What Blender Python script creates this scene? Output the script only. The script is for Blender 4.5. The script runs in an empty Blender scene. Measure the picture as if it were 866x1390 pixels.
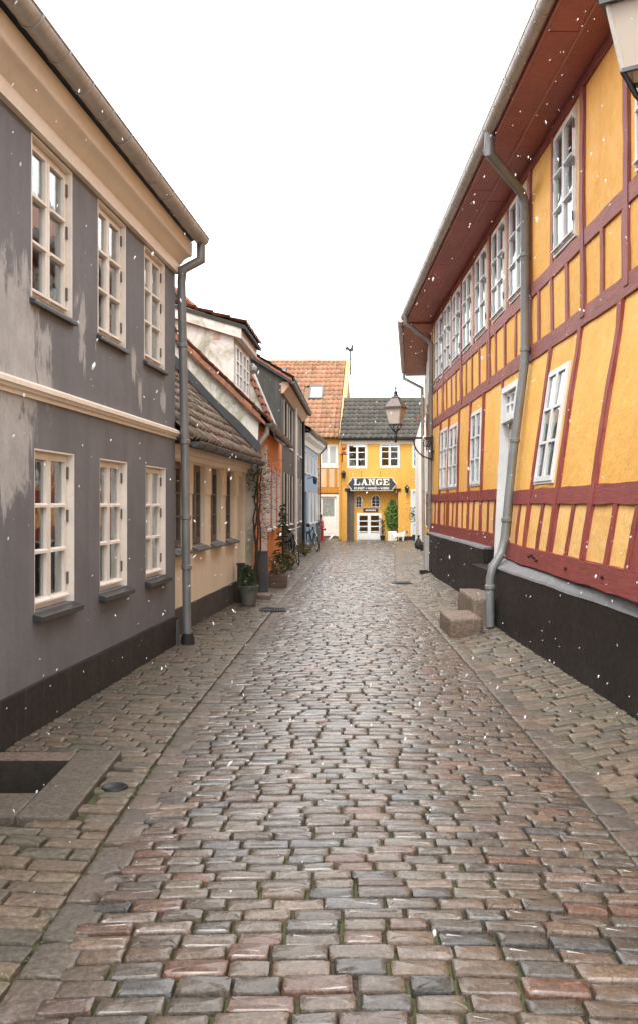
import bpy, bmesh, math, random
from mathutils import Vector, Matrix, noise as mnoise
R = math.radians
random.seed(7)
sc = bpy.context.scene
col = sc.collection

# ------------------------------------------------------------------ camera, sky, sun, exposure
F, H = 1250.0, 1.7                       # focal length in photo pixels, eye height in metres
cam_d = bpy.data.cameras.new('camera'); cam = bpy.data.objects.new('camera', cam_d); col.objects.link(cam)
cam.location = (0, 0, H); cam.rotation_euler = (R(90), 0, 0)
cam_d.sensor_fit = 'HORIZONTAL'; cam_d.sensor_width = 36; cam_d.lens = 36 * F / 866
cam_d.shift_y = -10 / 866; cam_d.clip_start = .05; cam_d.clip_end = 3000
sc.camera = cam

SUN_EL, SUN_AZ = 58, 200                 # overcast: very soft sun from high up
w = bpy.data.worlds.new('World'); sc.world = w; w.use_nodes = True
nt = w.node_tree; nt.nodes.clear()
sky = nt.nodes.new('ShaderNodeTexSky'); sky.sky_type = 'NISHITA'; sky.sun_disc = False
sky.sun_elevation = R(SUN_EL); sky.sun_rotation = R(SUN_AZ); sky.dust_density = 6; sky.air_density = 1
hs = nt.nodes.new('ShaderNodeHueSaturation'); hs.inputs['Saturation'].default_value = .12
mx = nt.nodes.new('ShaderNodeMix'); mx.data_type = 'RGBA'; mx.inputs[0].default_value = .8
mx.inputs[7].default_value = (9.0, 8.95, 8.87, 1)      # even snow-cloud deck over the clear sky
bg = nt.nodes.new('ShaderNodeBackground'); bg.inputs['Strength'].default_value = .12
wo = nt.nodes.new('ShaderNodeOutputWorld')
nt.links.new(sky.outputs[0], hs.inputs['Color']); nt.links.new(hs.outputs[0], mx.inputs[6])
nt.links.new(mx.outputs[2], bg.inputs['Color']); nt.links.new(bg.outputs[0], wo.inputs['Surface'])
sd = bpy.data.lights.new('sun', 'SUN'); sd.energy = 1.0; sd.angle = R(25); sd.color = (1, .96, .9)
so = bpy.data.objects.new('sun', sd); col.objects.link(so)
so.rotation_euler = (R(90 - SUN_EL), 0, R(180 - SUN_AZ))
sc.view_settings.view_transform = 'Standard'; sc.view_settings.look = 'None'
sc.view_settings.gamma = 1; sc.view_settings.exposure = 1.65; sc.view_settings.use_curve_mapping = False
sc.render.engine = 'CYCLES'
sc.cycles.max_bounces = 8; sc.cycles.transparent_max_bounces = 12; sc.cycles.diffuse_bounces = 4

# ------------------------------------------------------------------ materials
MATS = {}
def nodes(name):
    m = bpy.data.materials.new(name); m.use_nodes = True
    t = m.node_tree; b = t.nodes['Principled BSDF']
    MATS[name] = m
    return m, t, b
def N(t, typ, **k):
    n = t.nodes.new(typ)
    for a, v in k.items(): setattr(n, a, v)
    return n
def lk(t, a, b): t.links.new(a, b)
def pos(t, scale=(1, 1, 1)):
    g = N(t, 'ShaderNodeNewGeometry'); mp = N(t, 'ShaderNodeMapping'); mp.inputs['Scale'].default_value = scale
    lk(t, g.outputs['Position'], mp.inputs['Vector']); return mp.outputs[0]
def noise(t, vec, scale, detail=4, rough=.55, dist=0):
    n = N(t, 'ShaderNodeTexNoise'); n.inputs['Scale'].default_value = scale; n.inputs['Detail'].default_value = detail
    n.inputs['Roughness'].default_value = rough; n.inputs['Distortion'].default_value = dist
    lk(t, vec, n.inputs['Vector']); return n.outputs['Fac']
def rng(t, v, a, b, c=0, d=1):
    n = N(t, 'ShaderNodeMapRange'); n.inputs[1].default_value = a; n.inputs[2].default_value = b
    n.inputs[3].default_value = c; n.inputs[4].default_value = d; lk(t, v, n.inputs[0]); return n.outputs[0]
def mixc(t, f, a, b, bt='MIX'):
    n = N(t, 'ShaderNodeMix', data_type='RGBA', blend_type=bt)
    for s, v in ((0, f), (6, a), (7, b)):
        if isinstance(v, (int, float)): n.inputs[s].default_value = v
        elif isinstance(v, tuple): n.inputs[s].default_value = v if len(v) == 4 else v + (1,)
        else: lk(t, v, n.inputs[s])
    return n.outputs[2]
def mth(t, op, a, b=0.0):
    n = N(t, 'ShaderNodeMath', operation=op)
    for s, v in ((0, a), (1, b)):
        if isinstance(v, (int, float)): n.inputs[s].default_value = v
        else: lk(t, v, n.inputs[s])
    return n.outputs[0]
def bumpn(t, b, h, strength, dist=.01):
    n = N(t, 'ShaderNodeBump'); n.inputs['Strength'].default_value = strength; n.inputs['Distance'].default_value = dist
    lk(t, h, n.inputs['Height']); lk(t, n.outputs[0], b.inputs['Normal'])
def mat(name, c1, c2=None, scale=3, rough=.6, bump=.25, bscale=60, metal=0, streak=0, streakc=(.05, .045, .04), rand=0, spec=.5, bdist=.006, sf=9, crack=0, blotch=None):
    """plain surface: two tones mixed by noise, rain streaks, fine relief"""
    m, t, b = nodes(name)
    if c2 is None: c2 = tuple(x * .82 for x in c1)
    p = pos(t)
    n1 = noise(t, p, scale, 5, .6, .3)
    c = mixc(t, rng(t, n1, .35, .68), c1, c2)
    n2 = noise(t, p, scale * 9, 4, .7)
    c = mixc(t, rng(t, n2, .5, .8, 0, .35), c, tuple(x * .6 for x in c1))
    if streak:
        ns = noise(t, pos(t, (sf, sf, sf * .06)), 2.2, 6, .6, .3)
        c = mixc(t, rng(t, ns, .5, .75, 0, streak), c, streakc)
    if blotch:
        bc, lo, hi, amt = blotch
        c = mixc(t, rng(t, noise(t, pos(t, (1, 1, .8)), 2.3, 8, .72, .5), lo, hi, 0, amt), c, bc)
    if crack:
        vo = N(t, 'ShaderNodeTexVoronoi', feature='DISTANCE_TO_EDGE'); vo.inputs['Scale'].default_value = 1.3
        vd = N(t, 'ShaderNodeVectorMath', operation='ADD'); nz_ = N(t, 'ShaderNodeTexNoise'); nz_.inputs['Scale'].default_value = 3; lk(t, p, nz_.inputs['Vector'])
        lk(t, p, vd.inputs[0]); lk(t, nz_.outputs['Color'], vd.inputs[1]); lk(t, vd.outputs[0], vo.inputs['Vector'])
        cm = mth(t, 'MULTIPLY', rng(t, vo.outputs['Distance'], 0, .006, crack, 0), rng(t, noise(t, p, 1.1, 3), .48, .6))
        c = mixc(t, cm, c, tuple(x * .35 for x in c1))
    if rand:
        oi = N(t, 'ShaderNodeObjectInfo')
        c = mixc(t, 1.0, c, mixc(t, oi.outputs['Random'], (1 - rand,) * 3, (1 + rand,) * 3), 'MULTIPLY')
    lk(t, c, b.inputs['Base Color'])
    lk(t, rng(t, n2, .3, .7, max(.02, rough - .12), min(1, rough + .1)), b.inputs['Roughness'])
    b.inputs['Metallic'].default_value = metal; b.inputs['Specular IOR Level'].default_value = spec
    if bump: bumpn(t, b, noise(t, p, bscale, 5, .65), bump, bdist)
    return m
def ramp_mat(name, cols, rough=.5, src='object', speck=90, bump=.5, bscale=55, moss=0.0, spec=.5, grain=.5, bdist=.006, wet=0):
    """pieces that each get their own tone: stones, tiles"""
    m, t, b = nodes(name)
    if src == 'object': r = N(t, 'ShaderNodeObjectInfo').outputs['Random']
    else: r = N(t, 'ShaderNodeNewGeometry').outputs['Random Per Island']
    cr = N(t, 'ShaderNodeValToRGB'); cr.color_ramp.interpolation = 'LINEAR'
    el = cr.color_ramp.elements
    while len(el) < len(cols): el.new(.5)
    for i, c in enumerate(cols): el[i].position = i / (len(cols) - 1); el[i].color = c + (1,)
    lk(t, r, cr.inputs[0]); p = pos(t); c = cr.outputs[0]
    n1 = noise(t, p, 14, 5, .65, .4)
    c = mixc(t, rng(t, n1, .35, .7, 0, .55), c, mixc(t, 1.0, c, (.55, .52, .5), 'MULTIPLY'))
    n5 = noise(t, p, 34, 4, .75)
    c = mixc(t, rng(t, n5, .42, .62, .75, 0), c, mixc(t, 1.0, c, (.42, .4, .38), 'MULTIPLY'))
    n2 = noise(t, p, speck, 3, .8)
    c = mixc(t, rng(t, n2, .52, .72, 0, grain), c, mixc(t, 1.0, c, (1.9, 1.8, 1.7), 'MULTIPLY'))
    n4 = noise(t, pos(t, (1.3, 1.3, 1.3)), speck * .8, 3, .8)
    c = mixc(t, rng(t, n4, .55, .7, 0, grain), c, (.03, .028, .026))
    if moss:
        n3 = noise(t, p, 2.1, 6, .7, .5)
        c = mixc(t, rng(t, n3, .52, .72, 0, moss), c, (.085, .1, .03))
    lk(t, c, b.inputs['Base Color'])
    lk(t, rng(t, n1, .3, .7, rough - .1, rough + .14), b.inputs['Roughness'])
    b.inputs['Coat Weight'].default_value = wet; b.inputs['Coat Roughness'].default_value = .2
    b.inputs['Specular IOR Level'].default_value = spec
    bumpn(t, b, mth(t, 'ADD', mth(t, 'ADD', noise(t, p, bscale, 5, .7), mth(t, 'MULTIPLY', n1, .8)), n5), bump, bdist)
    return m

STONE = [(c[0] * .64, c[1] * .635, c[2] * .60) for c in [(.165, .118, .092), (.24, .17, .125), (.13, .112, .098), (.19, .14, .108), (.12, .122, .128), (.29, .205, .155), (.14, .112, .092), (.23, .115, .08), (.15, .148, .148), (.22, .175, .13), (.06, .058, .058), (.25, .19, .15)]]
ramp_mat('stone', STONE, .28, bump=.85, bscale=42, spec=.6, wet=.55, grain=.8)
ramp_mat('stone_mass', STONE, .28, 'island', bump=.85, bscale=42, spec=.6, wet=.55, grain=.8)
PAVE = [(c[0] * .92, c[1] * .89, c[2] * .80) for c in [(.16, .125, .10), (.21, .16, .125), (.13, .112, .095), (.19, .145, .115), (.14, .122, .105), (.23, .175, .135), (.155, .135, .11), (.10, .092, .085)]]
ramp_mat('pave', PAVE, .42, bump=.9, moss=.42, wet=.2, grain=.7)
ramp_mat('pave_mass', PAVE, .42, 'island', bump=.9, moss=.42, wet=.2, grain=.7)
ramp_mat('strip', [(.145, .115, .094), (.185, .14, .11), (.12, .106, .09), (.16, .125, .10), (.10, .092, .082), (.17, .12, .095)], .38, bump=1.0, moss=.3, wet=.25, grain=.8)
ramp_mat('granite', [(.135, .112, .09), (.15, .125, .1)], .5, speck=75, bump=.8, moss=.3, grain=1.0)
ramp_mat('step_stone', [(.23, .17, .14), (.25, .185, .15)], .5, speck=60, bump=1.0, bscale=26, moss=.85, grain=.8, bdist=.012)
# bedding between stones: brown grit with moss
m, t, b = nodes('bedding'); p = pos(t)
c = mixc(t, rng(t, noise(t, p, 40, 4), .35, .7), (.025, .018, .012), (.055, .04, .027))
c = mixc(t, rng(t, noise(t, p, 1.7, 6, .7), .42, .58, 0, .9), c, (.055, .07, .017))
lk(t, c, b.inputs['Base Color']); b.inputs['Roughness'].default_value = .9
bumpn(t, b, noise(t, p, 90, 4), .8, .01)
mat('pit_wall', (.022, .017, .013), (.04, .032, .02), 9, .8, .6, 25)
mat('soil', (.06, .045, .035), scale=8, rough=.95)
mat('moss', (.055, .068, .018), (.035, .042, .014), 12, .95, .6, 140)

# grey render of the first house with pale patches where the paint has been filled
def patch_mat(name, base, base2, pale, blobs):
    m, t, b = nodes(name); p = pos(t)
    n1 = noise(t, p, 1.6, 5, .6, .3)
    c = mixc(t, rng(t, n1, .35, .68), base, base2)
    ns = noise(t, pos(t, (3, 3, .3)), 1.6, 5, .6)
    c = mixc(t, rng(t, ns, .48, .78, 0, .4), c, tuple(x * .65 for x in base))
    ns2 = noise(t, pos(t, (4, 4, .5)), 1.7, 6, .65)
    c = mixc(t, rng(t, ns2, .5, .8, 0, .3), c, tuple(min(1, x * 1.5) for x in base))
    tot = None
    g = N(t, 'ShaderNodeNewGeometry')
    for (x, y, z, ry, rz, s) in blobs:
        v = N(t, 'ShaderNodeVectorMath', operation='SUBTRACT'); lk(t, g.outputs['Position'], v.inputs[0]); v.inputs[1].default_value = (x, y, z)
        v2 = N(t, 'ShaderNodeVectorMath', operation='MULTIPLY'); lk(t, v.outputs[0], v2.inputs[0]); v2.inputs[1].default_value = (.2, 1 / ry, 1 / rz)
        ln = N(t, 'ShaderNodeVectorMath', operation='LENGTH'); lk(t, v2.outputs[0], ln.inputs[0])
        d = rng(t, ln.outputs['Value'], 0, 1.5, s, 0)
        tot = d if tot is None else mth(t, 'MAXIMUM', tot, d)
    edge = mth(t, 'ADD', mth(t, 'MULTIPLY', noise(t, pos(t, (6, 6, 2.2)), 1.3, 7, .7, .6), 1.5), tot)
    mask = rng(t, edge, 1.2, 1.36)
    tone = rng(t, noise(t, pos(t, (3, 3, 1.6)), 2.6, 6, .65), .3, .7)
    pc = mixc(t, tone, pale, tuple(x * .72 for x in pale))
    c = mixc(t, mth(t, 'MULTIPLY', mask, .9), c, pc)
    n2 = noise(t, p, 30, 4, .7)
    c = mixc(t, rng(t, n2, .5, .8, 0, .22), c, tuple(x * .5 for x in base))
    lk(t, c, b.inputs['Base Color']); b.inputs['Roughness'].default_value = .75
    bumpn(t, b, mth(t, 'ADD', mth(t, 'ADD', noise(t, p, 22, 6, .65), mth(t, 'MULTIPLY', noise(t, p, 3.5, 3), 1.6)), mth(t, 'MULTIPLY', mask, .25)), .4, .012)
mat('black_plinth', (.014, .011, .0105), (.027, .022, .02), 2.5, .55, .3, 40, streak=.35, streakc=(.09, .08, .075))
mat('right_plinth', (.013, .0105, .010), (.021, .0172, .016), 1.6, .55, .25, 6, spec=.3, blotch=((.05, .043, .038), .6, .75, .4), bdist=.012)
mat('dark_gray_plinth', (.05, .045, .042), (.08, .07, .065), 3, .7, .3, 40)
mat('cream_trim', (.88, .80, .70), (.83, .74, .64), 2, .5, .12, 50)
mat('cream_paint', (.85, .785, .72), (.79, .725, .66), 3, .42, .1, 80)
mat('cream_wall', (.85, .73, .57), (.79, .66, .50), 1.3, .75, .35, 14, streak=.18, streakc=(.35, .27, .19), bdist=.012)
mat('infill_cream', (.62, .46, .30), (.55, .40, .26), 2, .75, .3, 18)
mat('white_paint', (.80, .79, .76), (.70, .69, .67), 3, .4, .1, 60)
mat('grey_white_paint', (.76, .77, .77), (.66, .67, .67), 4, .45, .15, 60)
mat('zinc', (.50, .485, .46), (.40, .385, .365), 3, .42, .12, 40, metal=.25, streak=.35, streakc=(.12, .11, .10))
mat('zinc_dark', (.13, .135, .14), (.09, .095, .10), 3, .45, .12, 40, metal=.4)
mat('pipe_blue', (.23, .24, .245), (.17, .18, .185), 3, .42, .12, 30, metal=.2, streak=.35, streakc=(.28, .28, .27))
mat('slate_sill', (.035, .038, .042), (.055, .058, .06), 6, .35, .3, 40)
mat('iron', (.018, .018, .020), (.03, .03, .032), 8, .45, .2, 60, metal=.3)
mat('hinge', (.14, .125, .115), rough=.45, metal=.5, bump=0)
mat('brown_frame', (.135, .105, .085), (.10, .078, .062), 5, .5, .2, 60)
mat('beige_curtain', (.50, .40, .28), (.40, .31, .21), 4, .9, .2, 60)
mat('white_curtain', (.45, .45, .44), (.32, .32, .31), 4, .9, .2, 60)
mat('blind', (.80, .80, .79), rough=.8, bump=.05)
mat('room', (.10, .095, .09), rough=.9, bump=0)
mat('ochre', (.84, .475, .115), (.77, .395, .075), .8, .72, .55, 8, streak=.3, streakc=(.62, .30, .05), rand=.06, bdist=.03, sf=2.6, crack=.6, blotch=((.86, .54, .19), .52, .68, .5))
mat('ochre_pale', (.84, .51, .18), (.77, .43, .12), 1.3, .75, .55, 8, streak=.35, streakc=(.55, .30, .09), rand=.07, bdist=.03, sf=3, crack=.6, blotch=((.5, .33, .15), .56, .7, .45))
mat('end_ochre', (.70, .375, .07), (.63, .32, .055), 1.0, .75, .3, 10, streak=.12, streakc=(.5, .24, .05))
mat('verge_ochre', (.46, .33, .15), (.38, .26, .11), 2, .75, .2, 20)
mat('door_cream', (.52, .49, .45), (.45, .42, .38), 3, .5, .1, 50)
mat('end_ochre_dark', (.50, .23, .03), (.44, .2, .028), 2, .7, .2, 20)
def wood(name, c1, c2, ax):
    m, t, b = nodes(name); sc_ = (.9, .9, 9) if ax == 'y' else (9, 9, .9)
    if ax == 'y': sc_ = (9, .9, 9)
    n1 = noise(t, pos(t, sc_), 4, 6, .7, .4); n2 = noise(t, pos(t), 2.2, 5, .65)
    c = mixc(t, rng(t, n2, .35, .68), c1, c2)
    c = mixc(t, rng(t, n1, .46, .7, 0, .55), c, tuple(x * .45 for x in c1))
    c = mixc(t, rng(t, n1, .5, .28, 0, .35), c, tuple(min(1, x * 1.5 + .03) for x in c1))
    oi = N(t, 'ShaderNodeObjectInfo'); c = mixc(t, 1.0, c, mixc(t, oi.outputs['Random'], (.86,) * 3, (1.12,) * 3), 'MULTIPLY')
    lk(t, c, b.inputs['Base Color']); b.inputs['Roughness'].default_value = .58
    bumpn(t, b, mth(t, 'ADD', n1, mth(t, 'MULTIPLY', noise(t, pos(t), 5, 3), 1.2)), .4, .014)
for nm, c1_, c2_ in (('timber', (.30, .092, .078), (.25, .075, .063)), ('timber_bright', (.255, .043, .034), (.21, .038, .031))):
    wood(nm, c1_, c2_, 'z'); wood(nm + '_beam', c1_, c2_, 'y')
mat('old_timber', (.26, .062, .046), (.20, .05, .04), 3, .6, .6, 26, streak=.25, streakc=(.33, .12, .095), rand=.1, bdist=.012)
mat('soffit', (.40, .13, .105), (.33, .105, .085), 2, .55, .25, 30, rand=.1)
mat('soffit_line', (.50, .25, .2), rough=.6, bump=.1)
mat('mortar_ledge', (.17, .175, .18), (.13, .133, .137), 5, .7, .5, 60)
mat('orange_wall', (.85, .29, .075), (.78, .25, .065), 2, .75, .3, 18, streak=.2, streakc=(.40, .14, .06))
mat('mould_white', (.64, .60, .57), (.54, .51, .47), 1.6, .8, .4, 12, streak=.35, streakc=(.33, .32, .25), sf=3, bdist=.012, blotch=((.19, .19, .11), .43, .6, .8))
mat('white_wall', (.72, .70, .66), (.62, .6, .56), 2, .8, .25, 20)
mat('dark_wall', (.052, .047, .043), (.037, .034, .032), 2, .7, .3, 20, streak=.35, streakc=(.13, .12, .11))
mat('dark_gable', (.05, .05, .046), (.037, .037, .034), 2, .75, .4, 12, streak=.4, streakc=(.12, .12, .08))
mat('blue_wall', (.26, .36, .50), (.21, .30, .43), 2, .75, .25, 20)
mat('pink_trim', (.62, .32, .27), rough=.6)
mat('peach_trim', (.50, .33, .235), rough=.6)
mat('flashing', (.035, .037, .04), (.02, .022, .022), 6, .5, .4, 30)
TILE = [(.38, .165, .09), (.46, .22, .115), (.31, .13, .075), (.42, .22, .12), (.28, .15, .085), (.47, .25, .13)]
ramp_mat('tile_orange', TILE, .7, speck=40, bump=.4, moss=.35)
ramp_mat('tile_red', [(.34, .12, .07), (.40, .15, .085), (.28, .11, .07), (.36, .16, .10)], .7, speck=40, bump=.4, moss=.35)
ramp_mat('tile_mossy', [(.20, .12, .09), (.27, .18, .14), (.13, .11, .085), (.22, .19, .13), (.33, .28, .23)], .8, speck=26, bump=1.0, moss=.55, grain=1.0)
ramp_mat('tile_dark', [(.06, .054, .047), (.09, .08, .068), (.048, .043, .038), (.10, .093, .08)], .75, speck=12, bump=.6, moss=.35, grain=.6)
mat('under_roof', (.04, .035, .03), rough=.9, bump=0)
mat('copper_lamp', (.15, .12, .115), (.11, .09, .088), 10, .4, .1, 40, metal=.5)
mat('lamp_frame_light', (.50, .48, .44), rough=.4, metal=.2, bump=.05)
mat('lamp_frame', (.055, .06, .062), (.09, .095, .095), 9, .4, .1, 40, metal=.3)
mat('sign_slate', (.035, .042, .055), rough=.5, bump=.1)
mat('sign_blue', (.035, .05, .14), rough=.45, bump=.1)
mat('sign_cream', (.80, .74, .62), rough=.5, bump=0)
mat('hydrant_red', (.50, .02, .02), (.4, .018, .018), 6, .35, .1, 30)
mat('brass', (.5, .3, .1), rough=.4, metal=.6, bump=0)
mat('rubber', (.018, .018, .018), rough=.7, bump=.1)
mat('chrome', (.55, .55, .55), rough=.25, metal=.9, bump=0)
mat('bike_paint', (.03, .035, .038), rough=.35, bump=0)
mat('saddle', (.02, .017, .015), rough=.5, bump=.1)
mat('bucket', (.20, .20, .195), (.15, .15, .145), 7, .5, .2, 40, metal=.4)
mat('cabinet', (.075, .078, .085), (.055, .058, .062), 4, .55, .3, 40, streak=.3, streakc=(.13, .13, .13))
mat('planter_wood', (.13, .085, .06), (.09, .06, .045), 5, .75, .5, 40)
mat('bark', (.075, .055, .042), (.05, .036, .028), 12, .85, .7, 60)
mat('twig', (.12, .07, .05), (.08, .05, .035), 12, .8, .3, 60)
mat('fir', (.030, .055, .022), (.045, .075, .028), 5, .6, .1, 60, rand=.2)
mat('bush', (.10, .20, .04), (.16, .27, .06), 6, .55, .1, 60)
mat('dry_leaf', (.16, .16, .05), (.2, .12, .06), 10, .7, .1, 60)
mat('dog_white', (.70, .66, .58), (.6, .55, .46), 12, .9, .4, 120)
mat('dog_tan', (.40, .24, .11), rough=.9)
mat('dark_thing', (.02, .02, .021), rough=.6)
mat('door_glass', (.32, .36, .34), (.14, .17, .15), 14, .15, .2, 40)
mat('frost', (.40, .43, .45), (.34, .37, .39), 3, .2, .05, 40)
m, t, b = nodes('snow'); t.nodes.remove(b)     # wet flakes: partly see-through
a_ = N(t, 'ShaderNodeBsdfDiffuse'); a_.inputs[0].default_value = (.9, .92, .95, 1); b_ = N(t, 'ShaderNodeBsdfTransparent'); tl = N(t, 'ShaderNodeBsdfTranslucent'); tl.inputs[0].default_value = (.9, .92, .95, 1)
m1_ = N(t, 'ShaderNodeMixShader'); m1_.inputs[0].default_value = .45; lk(t, a_.outputs[0], m1_.inputs[1]); lk(t, tl.outputs[0], m1_.inputs[2])
ms = N(t, 'ShaderNodeMixShader'); ms.inputs[0].default_value = .22; lk(t, m1_.outputs[0], ms.inputs[1]); lk(t, b_.outputs[0], ms.inputs[2]); lk(t, ms.outputs[0], t.nodes['Material Output'].inputs['Surface'])
# window glass: mirror-like at a slant, clear when faced
m, t, b = nodes('glass'); t.nodes.remove(b)
lw = N(t, 'ShaderNodeLayerWeight'); lw.inputs[0].default_value = .5
fac = mth(t, 'ADD', mth(t, 'MULTIPLY', mth(t, 'POWER', lw.outputs['Facing'], 3.0), .75), .075)
tr = N(t, 'ShaderNodeBsdfTransparent'); tr.inputs[0].default_value = (.80, .83, .82, 1)
gl = N(t, 'ShaderNodeBsdfGlossy'); gl.inputs['Roughness'].default_value = .02; gl.inputs['Color'].default_value = (.92, .95, .96, 1)
bp = N(t, 'ShaderNodeBump'); bp.inputs['Strength'].default_value = .08; bp.inputs['Distance'].default_value = .02
lk(t, noise(t, pos(t), 5, 2), bp.inputs['Height']); lk(t, bp.outputs[0], gl.inputs['Normal'])
ms = N(t, 'ShaderNodeMixShader'); lk(t, fac, ms.inputs[0]); lk(t, tr.outputs[0], ms.inputs[1]); lk(t, gl.outputs[0], ms.inputs[2])
lk(t, ms.outputs[0], t.nodes['Material Output'].inputs['Surface'])
# frosted lantern glass
m, t, b = nodes('lantern_glass'); b.inputs['Base Color'].default_value = (.78, .70, .62, 1); b.inputs['Roughness'].default_value = .35
b.inputs['Transmission Weight'].default_value = .45; b.inputs['IOR'].default_value = 1.2

# ------------------------------------------------------------------ builders
OFF = {}
def tag(o, label=None, cat=None, group=None, kind=None):
    for k, v in (('label', label), ('category', cat), ('group', group), ('kind', kind)):
        if v: o[k] = v
    return o
def thing(name, label, cat, loc=(0, 0, 0), rotz=0, group=None):
    o = bpy.data.objects.new(name, None); o.empty_display_size = .1; col.objects.link(o)
    o.location = loc; o.rotation_euler = (0, 0, rotz)
    OFF[o.name] = Vector(loc) if not rotz else None
    return tag(o, label, cat, group)
def off(o):
    while o.parent: o = o.parent
    return OFF.get(o.name) or Vector((0, 0, 0))
class MB:
    def __init__(s): s.v = []; s.f = []
    def add(s, pts, faces):
        k = len(s.v); s.v += [tuple(p) for p in pts]; s.f += [tuple(i + k for i in f) for f in faces]; return s
    def poly(s, pts): return s.add(pts, [tuple(range(len(pts)))])
    def box(s, m, u0, u1, z0, z1, d0, d1, nu=1, jit=0, axis='u'):
        pts = []; fs = []
        for i in range(nu + 1):
            k = i / nu
            j = [random.uniform(-jit, jit) if jit else 0 for _ in range(4)]
            if axis == 'u':
                u = u0 + (u1 - u0) * k
                pts += [m(u, z0 + j[0], d0), m(u, z1 + j[1], d0), m(u, z1 + j[1], d1 + j[2] * .5), m(u, z0 + j[0], d1 + j[2] * .5)]
            else:
                z = z0 + (z1 - z0) * k
                pts += [m(u0 + j[0], z, d0), m(u1 + j[1], z, d0), m(u1 + j[1], z, d1 + j[2] * .5), m(u0 + j[0], z, d1 + j[2] * .5)]
        for i in range(nu):
            a = i * 4
            for q in range(4): fs.append((a + q, a + (q + 1) % 4, a + 4 + (q + 1) % 4, a + 4 + q))
        fs += [(0, 3, 2, 1), (nu * 4, nu * 4 + 1, nu * 4 + 2, nu * 4 + 3)]
        return s.add(pts, fs)
    def xbox(s, x0, x1, y0, y1, z0, z1): return s.box(lambda u, z, d: (u, d, z), x0, x1, z0, z1, y0, y1)
    def prism(s, m, prof, u0, u1, nu=1):
        n = len(prof); pts = []; fs = []
        for i in range(nu + 1):
            u = u0 + (u1 - u0) * i / nu
            pts += [m(u, z, d) for d, z in prof]
        for i in range(nu):
            for q in range(n): fs.append((i * n + q, i * n + (q + 1) % n, (i + 1) * n + (q + 1) % n, (i + 1) * n + q))
        fs += [tuple(range(n)), tuple(nu * n + q for q in range(n))]
        return s.add(pts, fs)
    def tube(s, pts, r, n=8, cap=True):
        pts = [Vector(p) for p in pts]; rs = r if isinstance(r, (list, tuple)) else [r] * len(pts)
        vs = []; fs = []; prev = None
        for i, p in enumerate(pts):
            d = (pts[min(i + 1, len(pts) - 1)] - pts[max(i - 1, 0)])
            if 0 < i < len(pts) - 1: d = (pts[i + 1] - p).normalized() + (p - pts[i - 1]).normalized()
            d.normalize()
            if prev is None: a = d.orthogonal().normalized()
            else: a = (prev - d * prev.dot(d)).normalized()
            prev = a; b2 = d.cross(a)
            k = 1
            if 0 < i < len(pts) - 1:
                cs = d.dot((p - pts[i - 1]).normalized()); k = 1 / max(.6, cs)
            for q in range(n):
                an = 2 * math.pi * q / n; vs.append(p + (a * math.cos(an) + b2 * math.sin(an)) * rs[i] * (k if k < 1.3 else 1.3))
        for i in range(len(pts) - 1):
            for q in range(n): fs.append((i * n + q, i * n + (q + 1) % n, (i + 1) * n + (q + 1) % n, (i + 1) * n + q))
        if cap: fs += [tuple(range(n)), tuple((len(pts) - 1) * n + q for q in range(n))]
        return s.add(vs, fs)
    def lathe(s, c, prof, n=12, rot=0, sy=1):
        c = Vector(c); vs = []; fs = []
        for r, z in prof:
            for q in range(n):
                a = 2 * math.pi * q / n + rot; vs.append(c + Vector((r * math.cos(a), r * math.sin(a) * sy, z)))
        for i in range(len(prof) - 1):
            for q in range(n): fs.append((i * n + q, i * n + (q + 1) % n, (i + 1) * n + (q + 1) % n, (i + 1) * n + q))
        fs += [tuple(range(n)), tuple((len(prof) - 1) * n + q for q in range(n))]
        return s.add(vs, fs)
    def ring(s, c, R0, r, ax, n=24, k=6):
        c = Vector(c); ax = Vector(ax).normalized(); a = ax.orthogonal().normalized(); b2 = ax.cross(a); vs = []; fs = []
        for i in range(n):
            an = 2 * math.pi * i / n; e = a * math.cos(an) + b2 * math.sin(an)
            for q in range(k):
                bn = 2 * math.pi * q / k; vs.append(c + e * (R0 + r * math.cos(bn)) + ax * r * math.sin(bn))
        for i in range(n):
            for q in range(k): fs.append((i * k + q, i * k + (q + 1) % k, ((i + 1) % n) * k + (q + 1) % k, ((i + 1) % n) * k + q))
        return s.add(vs, fs)
    def build(s, name, mt, parent=None, smooth=False, world=True, bevel=0):
        me = bpy.data.meshes.new(name); o_ = off(parent) if (parent and world) else Vector((0, 0, 0))
        me.from_pydata([Vector(p) - o_ for p in s.v], [], s.f)
        bm = bmesh.new(); bm.from_mesh(me); bmesh.ops.recalc_face_normals(bm, faces=bm.faces); bm.to_mesh(me); bm.free()
        if smooth:
            for p in me.polygons: p.use_smooth = True
            try: me.set_sharp_from_angle(angle=R(50))
            except Exception: pass
        me.materials.append(MATS[mt])
        o = bpy.data.objects.new(name, me); col.objects.link(o)
        if parent: o.parent = parent
        if bevel:
            bv = o.modifiers.new('bevel', 'BEVEL'); bv.width = bevel; bv.segments = 2; bv.limit_method = 'ANGLE'
        return o
def struct(o): o['kind'] = 'structure'; return o
def frame(A, D):
    """wall coordinates (along, height, outwards) -> world"""
    D = Vector(D).normalized(); A = Vector(A)
    def mk(nx):
        n = Vector((D.y, -D.x)) * nx
        return lambda u, z, d: Vector((A.x + u * D.x + d * n.x, A.y + u * D.y + d * n.y, z))
    return mk
def lerp(tab, x):
    if x <= tab[0][0]:
        (a, b), (c, d) = tab[0], tab[1]
    elif x >= tab[-1][0]:
        (a, b), (c, d) = tab[-2], tab[-1]
    else:
        for i in range(len(tab) - 1):
            if tab[i][0] <= x <= tab[i + 1][0]: (a, b), (c, d) = tab[i], tab[i + 1]; break
    return b + (d - b) * (x - a) / (c - a)
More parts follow.
